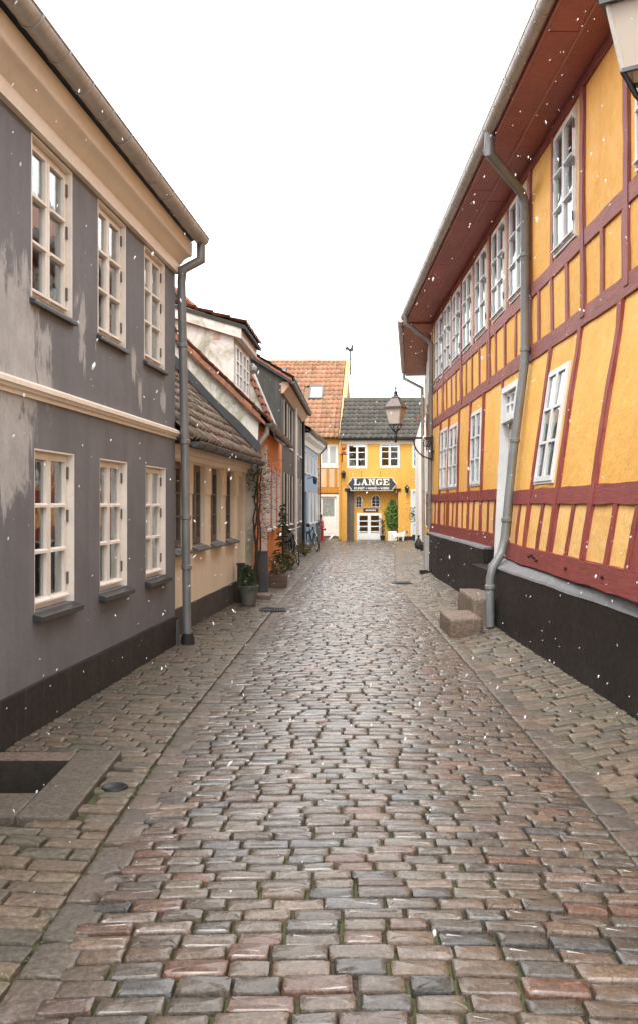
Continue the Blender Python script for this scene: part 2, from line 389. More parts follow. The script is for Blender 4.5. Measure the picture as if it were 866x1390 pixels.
def wall(m, u0, u1, z0, z1, holes, t=.3, nz=1):
    """face of a wall with openings and their reveals"""
    mb = MB(); us = sorted({u0, u1} | {h[0] for h in holes} | {h[1] for h in holes}); zs = sorted({z0, z1} | {h[2] for h in holes} | {h[3] for h in holes})
    us = [u for u in us if u0 <= u <= u1]; zs = [z for z in zs if z0 <= z <= z1]
    for i in range(len(us) - 1):
        for j in range(len(zs) - 1):
            uc = (us[i] + us[i + 1]) / 2; zc = (zs[j] + zs[j + 1]) / 2
            if any(h[0] < uc < h[1] and h[2] < zc < h[3] for h in holes): continue
            a, b2, c, d = us[i], us[i + 1], zs[j], zs[j + 1]
            mb.poly([m(a, c, 0), m(b2, c, 0), m(b2, d, 0), m(a, d, 0)])
            mb.poly([m(a, c, -t), m(b2, c, -t), m(b2, d, -t), m(a, d, -t)])
    for h in holes:
        a, b2, c, d = h[:4]
        for (p, q) in (((a, c), (b2, c)), ((b2, c), (b2, d)), ((b2, d), (a, d)), ((a, d), (a, c))):
            mb.poly([m(p[0], p[1], 0), m(q[0], q[1], 0), m(q[0], q[1], -t), m(p[0], p[1], -t)])
    for (p, q) in (((u0, z0), (u1, z0)), ((u1, z0), (u1, z1)), ((u1, z1), (u0, z1)), ((u0, z1), (u0, z0))):
        mb.poly([m(p[0], p[1], 0), m(q[0], q[1], 0), m(q[0], q[1], -t), m(p[0], p[1], -t)])
    v, ix, f2 = [], {}, []
    for p in mb.v:
        k = tuple(round(x, 5) for x in p)
        if k not in ix: ix[k] = len(v); v.append(p)
    for f in mb.f: f2.append(tuple(ix[tuple(round(x, 5) for x in mb.v[i])] for i in f))
    mb.v, mb.f = v, f2
    return mb
def window(root, m, u0, u1, z0, z1, rec, mt, cols=2, rows=3, fw=.05, st=.045, mun=.028, lining=None, sill=None, sillmat='slate_sill', hinges=None, curtain=None, cmat='white_curtain', cz=1.0, depth=.05, name='window', drip=False, glassmat='glass', rowz=None):
    """fixed frame with two casements, glazing bars, panes; rec = depth of the frame behind the wall face"""
    f = MB(); d0, d1 = -rec - depth, -rec
    f.box(m, u0, u0 + fw, z0, z1, d0, d1); f.box(m, u1 - fw, u1, z0, z1, d0, d1)
    f.box(m, u0 + fw, u1 - fw, z1 - fw, z1, d0, d1); f.box(m, u0 + fw, u1 - fw, z0, z0 + fw, d0, d1)
    e = d1 + .014; panes = []; hb = MB()
    a0, a1, b0, b1 = u0 + fw * .7, u1 - fw * .7, z0 + fw * .7, z1 - fw * .7
    cw = (a1 - a0) / cols
    for c in range(cols):
        x0, x1 = a0 + c * cw + .003, a0 + (c + 1) * cw - .003
        f.box(m, x0, x0 + st, b0, b1, d1 - .03, e); f.box(m, x1 - st, x1, b0, b1, d1 - .03, e)
        f.box(m, x0 + st, x1 - st, b1 - st, b1, d1 - .03, e); f.box(m, x0 + st, x1 - st, b0, b0 + st * 1.35, d1 - .03, e)
        if drip: f.prism(m, [(e, b0 + st * .5), (e + .03, b0 + st * .4), (e + .03, b0 + st * .75), (e, b0 + st * 1.25)], x0 + .01, x1 - .01)
        g0, g1 = b0 + st * 1.35, b1 - st
        for r in range(rows):
            p0 = g0 + (g1 - g0) * r / rows; p1 = g0 + (g1 - g0) * (r + 1) / rows
            if r:
                f.box(m, x0 + st, x1 - st, p0 - mun / 2, p0 + mun / 2, d1 - .028, e - .002)
                if drip: f.prism(m, [(e - .002, p0 - mun * .5), (e + .018, p0 - mun * .45), (e + .018, p0 + mun * .15), (e - .002, p0 + mun * .5)], x0 + st, x1 - st)
            panes.append((x0 + st - .004, x1 - st + .004, p0, p1))
    W = f.build(name, mt, root)
    if drip is None: W.name = name
    for (x0, x1, p0, p1) in panes:
        MB().box(m, x0, x1, p0, p1, d1 - .016, d1 - .011).build('pane', glassmat, W)
    if lining:
        l = MB(); a = .012
        l.box(m, u0 - .002, u0 + a, z0, z1, d1, lining); l.box(m, u1 - a, u1 + .002, z0, z1, d1, lining)
        l.box(m, u0 + a, u1 - a, z1 - a, z1 + .002, d1, lining)
        l.build('lining', mt, W)
    if sill:
        so_, th, lip = sill
        MB().prism(m, [(d1 + .016, z0 - .002), (so_, z0 - .03), (so_, z0 - .03 - th), (d1 + .016, z0 - th - .02)], u0 - lip, u1 + lip).build('sill', sillmat, W, bevel=.006)
    if hinges:
        for side in hinges:
            for hz in (.13, .42, .84):
                zc = z0 + (z1 - z0) * (1 - hz)
                uu = u1 - fw * .9 if side > 0 else u0 + fw * .25
                MB().box(m, uu, uu + .025, zc - .05, zc + .05, e, e + .012).build('hinge', 'hinge', W)
    if curtain:
        n = 18
        for (k0, k1) in curtain:
            v = []; fs = []
            x0, x1 = u0 + (u1 - u0) * k0, u0 + (u1 - u0) * k1
            for i in range(n + 1):
                dd = d1 - .12 - .025 * math.sin(i * 1.9)
                v += [m(x0 + (x1 - x0) * i / n, z0 + .03, dd), m(x0 + (x1 - x0) * i / n, z0 + (z1 - z0) * cz, dd)]
            for i in range(n): fs.append((2 * i, 2 * i + 2, 2 * i + 3, 2 * i + 1))
            MB().add(v, fs).build('curtain', cmat, W)
    return W
def gutter(root, p0, p1, r, mt, nbr, name='gutter'):
    p0, p1 = Vector(p0), Vector(p1); D = (p1 - p0).normalized(); S = Vector((D.y, -D.x, 0)).normalized()
    def arc(mb, a, b2, r0, r1, e0=175, e1=365, n=12):
        vs = []; fs = []
        for q in (a, b2):
            for rr in (r0, r1):
                for i in range(n + 1):
                    an = R(e0 + (e1 - e0) * i / n); vs.append(q + S * rr * math.cos(an) + Vector((0, 0, rr * math.sin(an))))
        k = n + 1
        for i in range(n):
            fs += [(i, i + 1, 2 * k + i + 1, 2 * k + i), (k + i, k + i + 1, 3 * k + i + 1, 3 * k + i), (i, i + 1, k + i + 1, k + i), (2 * k + i, 2 * k + i + 1, 3 * k + i + 1, 3 * k + i)]
        fs += [(0, k, 3 * k, 2 * k), (n, k + n, 3 * k + n, 2 * k + n)]
        mb.add(vs, fs)
    mb = MB(); arc(mb, p0, p1, r, r - .004)
    for s_ in (-1, 1): mb.tube([p0 + S * s_ * r, p1 + S * s_ * r], .009, 6)
    mb.add(*(lambda q: ([q] + [q + S * r * math.cos(R(180 + 15 * i)) + Vector((0, 0, r * math.sin(R(180 + 15 * i)))) for i in range(13)], [(0, i + 1, i + 2) for i in range(12)]))(p0))
    mb.add(*(lambda q: ([q] + [q + S * r * math.cos(R(180 + 15 * i)) + Vector((0, 0, r * math.sin(R(180 + 15 * i)))) for i in range(13)], [(0, i + 1, i + 2) for i in range(12)]))(p1))
    G = mb.build(name, mt, root, True)
    L = (p1 - p0).length
    for i in range(nbr):
        q = p0 + D * (L * (i + .5) / nbr); b2 = MB(); arc(b2, q - D * .012, q + D * .012, r + .007, r + .001, 172, 368); b2.build('bracket', mt, G, True)
    return G
TM = {}
def tile_mesh(mt, tw, th, seed):
    k = (mt, round(tw, 3), round(th, 3), seed)
    if k in TM: return TM[k]
    rd = random.Random(seed); vs = []; fs = []
    xs = [0, .12, .28, .45, .62, .8, .98, 1.08]; hs_ = [.055, .035, .012, 0, .01, .04, .06, .045]
    for (yy, lift) in ((-.04, .034), (1.04, 0)):
        for x, h in zip(xs, hs_): vs.append((x * tw, yy * th, h * tw * 3.4 + lift + rd.uniform(-.003, .003)))
    n = len(xs)
    for x, h in zip(xs, hs_): vs.append((x * tw, -.04 * th, h * tw * 3.4 + .003))
    for i in range(n - 1): fs += [(i, i + 1, n + i + 1, n + i), (2 * n + i, 2 * n + i + 1, i + 1, i)]
    me = bpy.data.meshes.new('roof_tile'); me.from_pydata(vs, [], fs)
    for p in me.polygons: p.use_smooth = True
    me.materials.append(MATS[mt]); TM[k] = me; return me
def tile_roof(roof, O, U, V, nc, nr, tw, th, mt, skip=None, jit=.006, rd=random.Random(3)):
    O, U, V = Vector(O), Vector(U).normalized(), Vector(V); V = (V - U * V.dot(U) * 0).normalized(); Nn = U.cross(V).normalized()
    if Nn.z < 0: Nn = -Nn
    o_ = off(roof)
    for r in range(nr):
        for c in range(nc):
            if skip and skip(c, r): continue
            me = tile_mesh(mt, tw, th, rd.randrange(4)); o = bpy.data.objects.new('roof_tile', me); col.objects.link(o); o.parent = roof
            q = O + U * (c * tw) + V * (r * th) + Nn * (.012 + rd.uniform(0, jit)) - o_ + U * rd.uniform(-jit, jit)
            M3 = Matrix((U, V, Nn)).transposed().to_4x4(); M3.translation = q
            o.matrix_local = M3 @ Matrix.Rotation(rd.uniform(-.012, .012), 4, 'Z')
def pipe(root, pts, r, mt, rings=(), name='downpipe', n=12):
    P_ = MB().tube(pts, r, n).build(name, mt, root, True)
    for q in rings:
        q = Vector(q); MB().lathe(q, [(r + .001, -.03), (r + .012, -.022), (r + .012, .022), (r + .001, .03)], n).build('pipe_clip', mt, P_, True)
    return P_
def ground_pt(px, py, z=0):
    Y = F * (H - z) / (py - 685); return Vector(((px - 433) / F * Y, Y, z))
def at(px, py, Y): return Vector(((px - 433) / F * Y, Y, H + (685 - py) / F * Y))

# ------------------------------------------------------------------ plan of the street (metres)
WL = [(-4, -3.13), (11, -1.716), (11.01, -1.86), (16.85, -1.34), (16.9, -1.2), (25, -.99), (34, -.6), (41, -.03), (41.1, .35), (46, .5)]
WR = [(-4, 2.36), (12, 2.31), (14.9, 2.55), (22.9, 2.66), (32, 3.6), (43, 4.7), (50, 5.4)]
SL = [(-4, -1.02), (3, -1.0), (7, -.97), (9, -.88), (13, -.72), (21.7, -.3), (36, .49), (43, .95)]
SR = [(-4, 1.55), (3, 1.57), (6, 1.62), (10, 1.68), (14, 1.70), (20, 1.78), (28, 2.4), (36, 3.1), (43, 3.7)]
def zp(x, Y):
    l, r, a, b2 = lerp(SL, Y), lerp(SR, Y), lerp(WL, Y), lerp(WR, Y)
    if l <= x <= r: t_ = (x - l) / (r - l); z = .03 * 4 * t_ * (1 - t_)
    elif x < l: z = .035 * min(1.2, max(0, l - .13 - x) / max(.2, l - a))
    else: z = .1 * min(1.1, max(0, x - r - .13) / max(.2, b2 - r - .13))
    return z + .012 * mnoise.noise(Vector((x * .8, Y * .5, 3)))
PIT = (-2.6, -1.62, 5.32, 6.0)             # light well beside the grey house
# big ground sheet with the light well left open
g = MB(); xs = [-600, PIT[0], PIT[1], 600]; ys = [-300, PIT[2], PIT[3], 900]
for i in range(3):
    for j in range(3):
        if (i, j) == (1, 1): continue
        g.poly([(xs[i], ys[j], -.09), (xs[i + 1], ys[j], -.09), (xs[i + 1], ys[j + 1], -.09), (xs[i], ys[j + 1], -.09)])
struct(g.build('ground', 'soil'))
def bed(name, xa, xb):
    ys = [-3 + .3 * i for i in range(170)]; n = 8
    mb = MB(); vs = []; fs = []
    for Y in ys:
        a, b2 = xa(Y), xb(Y)
        for i in range(n + 1): x = a + (b2 - a) * i / n; vs.append((x, Y, zp(x, Y) - .026))
    for j in range(len(ys) - 1):
        for i in range(n):
            cx = (vs[j * (n + 1) + i][0] + vs[j * (n + 1) + i + 1][0]) / 2; cy = ys[j] + .15
            if name == 'pavement_left' and vs[j * (n + 1) + i][0] < PIT[1] + .1 and 5.0 < cy < 6.1: continue
            fs.append((j * (n + 1) + i, j * (n + 1) + i + 1, (j + 1) * (n + 1) + i + 1, (j + 1) * (n + 1) + i))
    mb.add(vs, fs); o = mb.build(name, 'bedding', None, True); struct(o); OFF[o.name] = Vector((0, 0, 0)); return o
road = bed('road', lambda Y: lerp(SL, Y) - .11, lambda Y: lerp(SR, Y) + .11)
pav_l = bed('pavement_left', lambda Y: lerp(WL, Y) - .3, lambda Y: lerp(SL, Y) - .11)
pav_r = bed('pavement_right', lambda Y: lerp(SR, Y) + .11, lambda Y: lerp(WR, Y) + .5)

def stone_geo(lx, ly, h, rd, n=12, dome=.012):
    """one worn sett: uneven outline, rounded shoulders, slightly domed top; unit size given in metres"""
    out = []
    for i in range(n):
        a = 2 * math.pi * (i + .5) / n; c, s_ = math.cos(a), math.sin(a)
        ex = .15
        x = math.copysign(abs(c) ** ex, c) * lx / 2; y = math.copysign(abs(s_) ** ex, s_) * ly / 2
        out.append((x * rd.uniform(.97, 1.015), y * rd.uniform(.89, 1.03)))
    vs = []; fs = []
    e = min(lx, ly)
    for (k, z) in ((0, -h), (0, -.013), (.003, -.003), (.008, .0), (.026, dome * .6)):
        for (x, y) in out:
            xx = math.copysign(max(.2 * abs(x), abs(x) - k), x); yy = math.copysign(max(.2 * abs(y), abs(y) - k), y)
            zz = z if z < -.01 else z + rd.uniform(-.0028, .0028)
            vs.append((xx, yy, zz))
    vs.append((rd.uniform(-.02, .02), rd.uniform(-.01, .01), dome * rd.uniform(.3, 1.2)))
    for r in range(4):
        for i in range(n): fs.append((r * n + i, r * n + (i + 1) % n, (r + 1) * n + (i + 1) % n, (r + 1) * n + i))
    for i in range(n): fs.append((4 * n + i, 4 * n + (i + 1) % n, 5 * n))
    return vs, fs
rs = random.Random(11)
def blocked(x, y):
    if x < PIT[1] + .30 and 4.88 < y < 6.28: return True
    return False
def rows_of(xa, xb, y0, y1, pitch, lens, skew, key):
    """courses of setts across the street: list of (x, y, lx, ly, rot)"""
    out = []; y = y0
    while y < y1:
        h = pitch * rs.uniform(.84, 1.18); ph = rs.uniform(0, 9)
        x = xa(y) - rs.uniform(0, .12); xe = xb(y)
        while x < xe - .03:
            L = rs.uniform(*lens)
            if x + L > xe - .07: L = max(.08, xe - x)
            cx = x + L / 2; cy = y + h / 2 + skew * (cx - (xa(y) + xb(y)) / 2) + .03 * mnoise.noise(Vector((cx * .45, y * .25, key))) + rs.uniform(-.006, .006)
            out.append((cx, cy, L, h, math.atan(skew) + rs.uniform(-.025, .025)))
            x += L
        y += h
    return out
def lay(parent, stones, mt, name, massname, variants=20, limit=300, gap=.009):
    def size(s_):
        Y = s_[1]
        if Y < 2.6: return -1 / max(.1, 10 - Y)
        px = 433 + F * s_[0] / Y; py = 685 + F * H / Y
        vis = 1 if (-20 < px < 886 and py < 1420) else 0
        return vis * s_[2] * s_[3] / Y ** 3
    st = sorted([s_ for s_ in stones if not blocked(s_[0], s_[1])], key=size, reverse=True)
    cache = {}
    for s_ in st[:limit]:
        x, y, L, h, ro = s_
        lq, hq = round(L / .02) * .02, round(h / .012) * .012; key = (lq, hq, rs.randrange(4))
        if key not in cache:
            vs, fs = stone_geo(lq - gap, hq - gap, .07, random.Random(int(lq * 1000) * 77 + int(hq * 1000) * 5 + key[2]), 16, rs.uniform(.001, .007))
            me = bpy.data.meshes.new(name); me.from_pydata(vs, [], fs)
            for p in me.polygons: p.use_smooth = True
            me.set_sharp_from_angle(angle=R(28)); me.materials.append(MATS[mt]); cache[key] = me
        o = bpy.data.objects.new(name, cache[key]); col.objects.link(o); o.parent = parent
        o.location = (x, y, zp(x, y) + rs.uniform(-.005, .006)); o.rotation_euler = (rs.uniform(-.03, .03), rs.uniform(-.02, .02) - math.atan((zp(x + .06, y) - zp(x - .06, y)) / .12), ro)
    rest = st[limit:]
    if rest:
        mb = MB()
        for x, y, L, h, ro in rest:
            vs, fs = stone_geo(L - gap, h - gap, .05, rs, 10 if y < 16 else 8, rs.uniform(.001, .007)); c, s2 = math.cos(ro), math.sin(ro)
            tx, ty = rs.uniform(-.03, .03), rs.uniform(-.02, .02) - (zp(x + .06, y) - zp(x - .06, y)) / .12; z0 = zp(x, y) + rs.uniform(-.005, .006)
            mb.add([(x + a * c - b2 * s2, y + a * s2 + b2 * c, z0 + zz + b2 * tx - a * ty) for a, b2, zz in vs], fs)
        me = bpy.data.meshes.new(massname); me.from_pydata(mb.v, [], mb.f)
        for p in me.polygons: p.use_smooth = True
        me.set_sharp_from_angle(angle=R(28)); me.materials.append(MATS[mt + '_mass'] if mt + '_mass' in MATS else MATS[mt])
        o = bpy.data.objects.new(massname, me); col.objects.link(o); o.parent = parent; o['kind'] = 'stuff'
lay(road, rows_of(lambda Y: lerp(SL, Y) + .10, lambda Y: lerp(SR, Y) - .10, .8, 42.9, .104, (.15, .26), -.012, 1), 'stone', 'cobblestone', 'cobblestones')
lay(pav_l, rows_of(lambda Y: lerp(WL, Y) - .02, lambda Y: lerp(SL, Y) - .10, .8, 45.8, .118, (.16, .31), -.075, 5), 'pave', 'paving_sett', 'paving_setts')
lay(pav_r, rows_of(lambda Y: lerp(SR, Y) + .10, lambda Y: lerp(WR, Y) + .06, .8, 42.9, .118, (.16, .32), .03, 9), 'pave', 'paving_sett', 'paving_setts')
for tab in (SL, SR):                         # lines of longer stones that edge the carriageway
    y = .9
    while y < 42.6:
        L = rs.uniform(.18, .36); xc = lerp(tab, y + L / 2); dx = lerp(tab, y + L) - lerp(tab, y)
        vs, fs = stone_geo(.19 if y < 15 else .25, L - .016, .07, rs, 14, .003)
        me = bpy.data.meshes.new('edge_stone'); me.from_pydata(vs, [], fs)
        for p in me.polygons: p.use_smooth = True
        me.materials.append(MATS['strip']); o = bpy.data.objects.new('edge_stone', me); col.objects.link(o); o.parent = road
        o.location = (xc, y + L / 2, zp(xc, y) - .002 + rs.uniform(-.003, .003)); o.rotation_euler = (rs.uniform(-.03, .03), rs.uniform(-.04, .04), -math.atan2(dx, L) + rs.uniform(-.03, .03))
        y += L
# moss in the joints near the walls
mb = MB()
def tuft(x, y, r):
    n = 6; h = r * rs.uniform(.3, .55); z = zp(x, y) - .016
    vs = [(x + r * math.cos(i * 1.047 + r) * rs.uniform(.7, 1.2), y + r * math.sin(i * 1.047 + r) * rs.uniform(.7, 1.2), z) for i in range(n)]
    vs += [(x + r * .5 * math.cos(i * 1.047), y + r * .5 * math.sin(i * 1.047), z + h * rs.uniform(.7, 1.1)) for i in range(n)] + [(x, y, z + h * 1.1)]
    fs = [(i, (i + 1) % n, n + (i + 1) % n, n + i) for i in range(n)] + [(n + i, n + (i + 1) % n, 2 * n) for i in range(n)]
    mb.add(vs, fs)
for i in range(900):
    y = rs.uniform(6, 22); tuft(lerp(WR, y) - abs(rs.gauss(0, .03)), y, rs.uniform(.008, .028))
for i in range(500):
    y = rs.uniform(3, 16); tuft(lerp(WL, y) + abs(rs.gauss(0, .04)), y, rs.uniform(.012, .03))
for i in range(9000):
    y = 2.9 + 15 * rs.random() ** 1.5
    if i % 3 == 0: x = lerp(SR, y) + rs.gauss(.11, .035)
    elif i % 3 == 1: x = lerp(SL, y) - rs.gauss(.11, .03)
    else: x = lerp(SL, y) - rs.uniform(.1, .75)
    if mnoise.noise(Vector((x * 2.2, y * 1.1, 7))) < .12 or blocked(x, y): continue
    tuft(x, y, rs.uniform(.004, .012))
o = mb.build('moss', 'moss', None, True); tag(o, 'green moss growing in the pavement joints and along the wall bases', 'moss', None, 'stuff')

# light well with granite curbs
lw_ = thing('light_well', 'sunken dark light well with granite curb beside the grey house', 'light well', (-1.8, 5.6, 0))
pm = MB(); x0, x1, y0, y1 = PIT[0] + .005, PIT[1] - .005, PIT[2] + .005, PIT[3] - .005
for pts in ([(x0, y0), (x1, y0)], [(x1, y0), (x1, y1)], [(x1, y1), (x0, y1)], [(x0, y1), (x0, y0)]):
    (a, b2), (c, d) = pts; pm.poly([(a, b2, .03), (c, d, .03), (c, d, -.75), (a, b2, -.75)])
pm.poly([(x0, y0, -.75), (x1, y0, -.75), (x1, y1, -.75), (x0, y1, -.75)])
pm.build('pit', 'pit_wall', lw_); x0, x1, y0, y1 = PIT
MB().xbox(x1, x1 + .29, y0 - .42, y1 + .22, -.08, .040).build('curb', 'granite', lw_, bevel=.012)
MB().xbox(x0, x1 - .004, y0 - .40, y0, -.08, .034).build('curb', 'granite', lw_, bevel=.012)
MB().xbox(x0, x1 - .004, y1, y1 + .20, -.08, .034).build('curb', 'step_stone', lw_, bevel=.012)
MB().xbox(x0, x1 - .01, y0 + .01, y0 + .10, -.05, -.012).build('metal_edge', 'zinc_dark', lw_)
# cast iron cap and drain grates
c = ground_pt(156, 1071); tag(MB().lathe((c.x, c.y, zp(c.x, c.y) - .006), [(.001, .013), (.05, .014), (.055, .018), (.075, .018), (.08, .008), (.08, -.03)], 20).build('iron_cap', 'iron', None, True), 'small round iron cap set in the left pavement beside the light well', 'drain cap')
def drain(px, py, label):
    c = ground_pt(px, py); z = zp(c.x, c.y) + .012
    t_ = thing('drain_grate', label, 'drain', (c.x, c.y, z), 0, 'iron street drains')
    fm = MB(); fm.xbox(-.21, .21, -.2, -.165, -.05, .014); fm.xbox(-.21, .21, .165, .2, -.05, .014); fm.xbox(-.21, -.175, -.165, .165, -.05, .014); fm.xbox(.175, .21, -.165, .165, -.05, .014)
    fm.build('grate_frame', 'iron', t_, world=False); MB().xbox(-.175, .175, -.165, .165, -.05, -.03).build('sump', 'rubber', t_, world=False)
    for i in range(8): MB().xbox(-.165 + i * .043, -.14 + i * .043, -.165, .165, -.028, .010).build('bar', 'iron', t_, world=False)
drain(371, 829, 'cast iron drain grate near the potted conifer'); drain(544, 792, 'cast iron drain grate on the right beyond the stone steps')

# ================================================================== LEFT: grey house
mG = frame((-1.716, 11.0), (.0941, .9956))(1)
gw = [(-9.3, -8.48), (-7.75, -6.93), (-6.2, -5.38), (-4.19, -3.36), (-2.72, -1.90), (-1.25, -.43)]
gz0, gz1, gu0, gu1 = .90, 2.12, 3.24, 4.44
hol = [(a, b2, gz0, gz1) for a, b2 in gw] + [(a - .06, b2 - .06, gu0, gu1) for a, b2 in gw]
def G3(px, py): # a spot on the grey wall
    k = (px - 433) / F; u = (k * 11 + 1.716) / (.0941 - k * .9956); Y = 11 + u * .9956; return (-1.716 + u * .0941, Y, H + (685 - py) / F * Y)
bl = [G3(22, 470) + (.6, .75, 1.1), G3(12, 600) + (.45, .5, 1.05), G3(130, 470) + (.12, .2, .6), G3(60, 520) + (.4, .3, .75), G3(18, 400) + (.3, .3, .9), G3(30, 590) + (.35, .3, .95), G3(10, 660) + (.2, .3, .8), G3(60, 465) + (.25, .35, .8), G3(60, 540) + (.3, .2, .6), G3(112, 475) + (.16, .3, .8), G3(190, 525) + (.16, .3, .8), G3(20, 545) + (.3, .4, .9), G3(8, 620) + (.28, .42, .95), G3(112, 440) + (.13, .34, .85), G3(106, 405) + (.12, .2, .7), G3(182, 500) + (.16, .3, .8), G3(222, 545) + (.2, .22, .85), G3(150, 555) + (.25, .1, .5), G3(45, 430) + (.2, .25, .6)]
patch_mat('grey_wall', (.146, .146, .160), (.182, .181, .197), (.52, .51, .51), bl)
grey = thing('grey_house', 'two-storey grey rendered house with cream windows and peeling patches', 'house', mG(-4, 0, 0))
wall(mG, -13, 0, .37, 4.62, hol, .34).build('wall', 'grey_wall', grey)
MB().box(mG, -13, .004, -.1, .37, -.3, .035, 26, .006).build('plinth', 'black_plinth', grey)
MB().prism(mG, [(.0, 2.48), (.018, 2.48), (.018, 2.505), (.045, 2.515), (.052, 2.535), (.065, 2.54), (.065, 2.572), (.02, 2.60), (0, 2.605)], -13, .02, 40).build('belt_cornice', 'cream_trim', grey, True)
MB().prism(mG, [(.0, 4.46), (.05, 4.46), (.055, 4.575), (.075, 4.585), (.10, 4.625), (.15, 4.655), (.185, 4.66), (.20, 4.675), (.205, 4.83), (.19, 4.84), (-.3, 4.84), (-.3, 4.63), (0, 4.63)], -13, .03, 30).build('eaves_cornice', 'cream_trim', grey, True)
MB().prism(mG, [(.18, 4.841), (.235, 4.87), (.2, 4.89), (-.2, 4.9), (-.3, 4.841)], -13, .04).build('eaves_board', 'iron', grey)
gutter(grey, mG(-13, 4.885, .315), mG(.07, 4.885, .315), .085, 'zinc', 27)
hull = MB(); hull.box(mG, -13, -12.8, 0, 4.6, -6, -.35); hull.box(mG, -.2, -.003, -.1, 4.6, -6, -.35); hull.box(mG, -13, -.003, -.1, 4.6, -6.2, -6); hull.box(mG, -12.8, -.2, 2.4, 2.5, -6, -.345); hull.box(mG, -12.8, -.2, -.1, 0, -6, -.345)
hull.build('other_walls', 'grey_wall', grey)
hull = MB(); hull.prism(mG, [(.22, 4.875), (-3.1, 7.6), (-6.4, 4.875), (-6.4, 4.80), (-.31, 4.80)], -13.05, .03); hull.build('roof', 'tile_red', grey)
for i, (a, b2) in enumerate(gw):
    window(grey, mG, a, b2, gz0, gz1, .07, 'cream_paint', lining=-.001, st=.04, sill=(.075, .045, .035), hinges=(1,), curtain=((.04, .22), (.8, .97)), drip=True, fw=.045, mun=.034)
    window(grey, mG, a - .06, b2 - .06, gu0, gu1, .055, 'cream_paint', lining=.004, st=.04, sill=(.045, .035, .03), hinges=(1,), curtain=((.04, .2), (.82, .97)), drip=True, fw=.045, mun=.034)
# downpipe at its corner
pipe(grey, [mG(.0, 4.84, .315), mG(.0, 4.62, .315), mG(-.03, 4.5, .10), mG(-.03, 4.35, .085), mG(.0, 2.4, .12), mG(.02, .28, .14), mG(.02, .06, .15)], .052, 'pipe_blue', [mG(-.02, 3.6, .095), mG(0, 2.45, .12), mG(.01, 1.55, .13), mG(.015, .95, .135)])
MB().lathe(mG(.02, .0, .15), [(.085, -.02), (.08, .1), (.062, .16)], 12).build('pipe_shoe', 'rubber', grey, True)
MB().box(mG, -.12, -.07, .02, .33, .04, .07).build('corner_post', 'zinc_dark', grey)

# ================================================================== LEFT: low cream house
mC = frame((-1.885, 11.0), (.09, .996))(1)
cream = thing('cream_house', 'low cream rendered house with brown windows and mossy tile roof', 'house', mC(2.9, 0, 0))
cw_ = [(.42, 1.28), (1.66, 2.48), (2.88, 3.66), (4.06, 4.82)]; cz0, cz1 = 1.12, 2.26
wall(mC, .0, 5.9, .36, 2.56, [(a, b2, cz0, cz1) for a, b2 in cw_] + [(5.18, 5.72, .36, 2.2)], .34).build('wall', 'cream_wall', cream)
MB().box(mC, .0, 5.16, -.1, .37, -.3, .03, 12, .008).build('plinth', 'dark_gray_plinth', cream)
MB().prism(mC, [(0, 2.28), (.05, 2.28), (.06, 2.34), (.10, 2.36), (.11, 2.45), (.0, 2.45)], .0, 5.9, 6).build('eaves_cornice', 'cream_trim', cream, True)
for (a, b2) in cw_:
    window(cream, mC, a, b2, cz0, cz1, .075, 'brown_frame', rows=3, sill=None, curtain=((.08, .46), (.54, .95)), cmat='beige_curtain', fw=.05, st=.055, mun=.026)
    MB().prism(mC, [(-.06, cz0 + .022), (.10, cz0 - .045), (.10, cz0 - .07), (-.06, cz0 - .01)], a - .02, b2 + .04).build('sill', 'zinc_dark', cream)
for a in (1.47, 2.68, 3.86, 5.0):            # piers between the windows, stepped at the head
    MB().box(mC, a - .13, a + .13, 1.85, 2.279, .001, .03).build('pier_head', 'cream_wall', cream, bevel=.004)
d = MB().box(mC, 5.19, 5.71, .1, 2.19, -.24, -.2); dr = d.build('door', 'brown_frame', cream)
for zz in (.35, 1.2): MB().box(mC, 5.27, 5.63, zz, zz + .7, -.2, -.185).build('door_panel', 'brown_frame', dr)
MB().box(mC, 5.17, 5.9, -.1, .1, -.3, .06).build('threshold', 'granite', cream)
MB().box(mC, 5.74, 5.94, .1, 2.28, .001, .03).build('door_trim', 'cream_wall', cream)
# roof, 45 degrees
pc = 1.03; V = (mC(0, 1 * pc, -1) - mC(0, 0, 0)); U = mC(1, 0, 0) - mC(0, 0, 0); E0 = mC(.02, 2.50, .27)
rf = MB(); a0, a1 = mC(.02, 2.49, .27), mC(5.82, 2.49, .27); b0, b1 = mC(.02, 2.49 + 3.0 * pc, -2.73), mC(5.82, 2.49 + 3.0 * pc, -2.73); c0, c1 = mC(.02, 2.5, -5.7), mC(5.82, 2.5, -5.7)
rf.add([a0, a1, b1, b0, c0, c1], [(0, 1, 2, 3), (3, 2, 5, 4), (0, 3, 4), (1, 2, 5), (0, 1, 5, 4)])
roofC = rf.build('roof', 'tile_mossy', cream)
tile_roof(roofC, E0, U, V, 26, 11, .22, .275, 'tile_mossy', jit=.014)
gutter(cream, mC(.25, 2.47, .35), mC(5.75, 2.47, .35), .07, 'zinc_dark', 8)
MB().box(mC, .0, .28, 2.50, 2.53, .0, .33).build('flashing', 'zinc_dark', cream)
hull = MB(); hull.box(mC, 0, .01, 0, 2.5, -5.6, -.34); hull.box(mC, 5.7, 5.89, 0, 2.5, -5.6, -.34); hull.box(mC, 0, 5.9, 0, 2.5, -5.7, -5.6); hull.build('other_walls', 'cream_wall', cream)

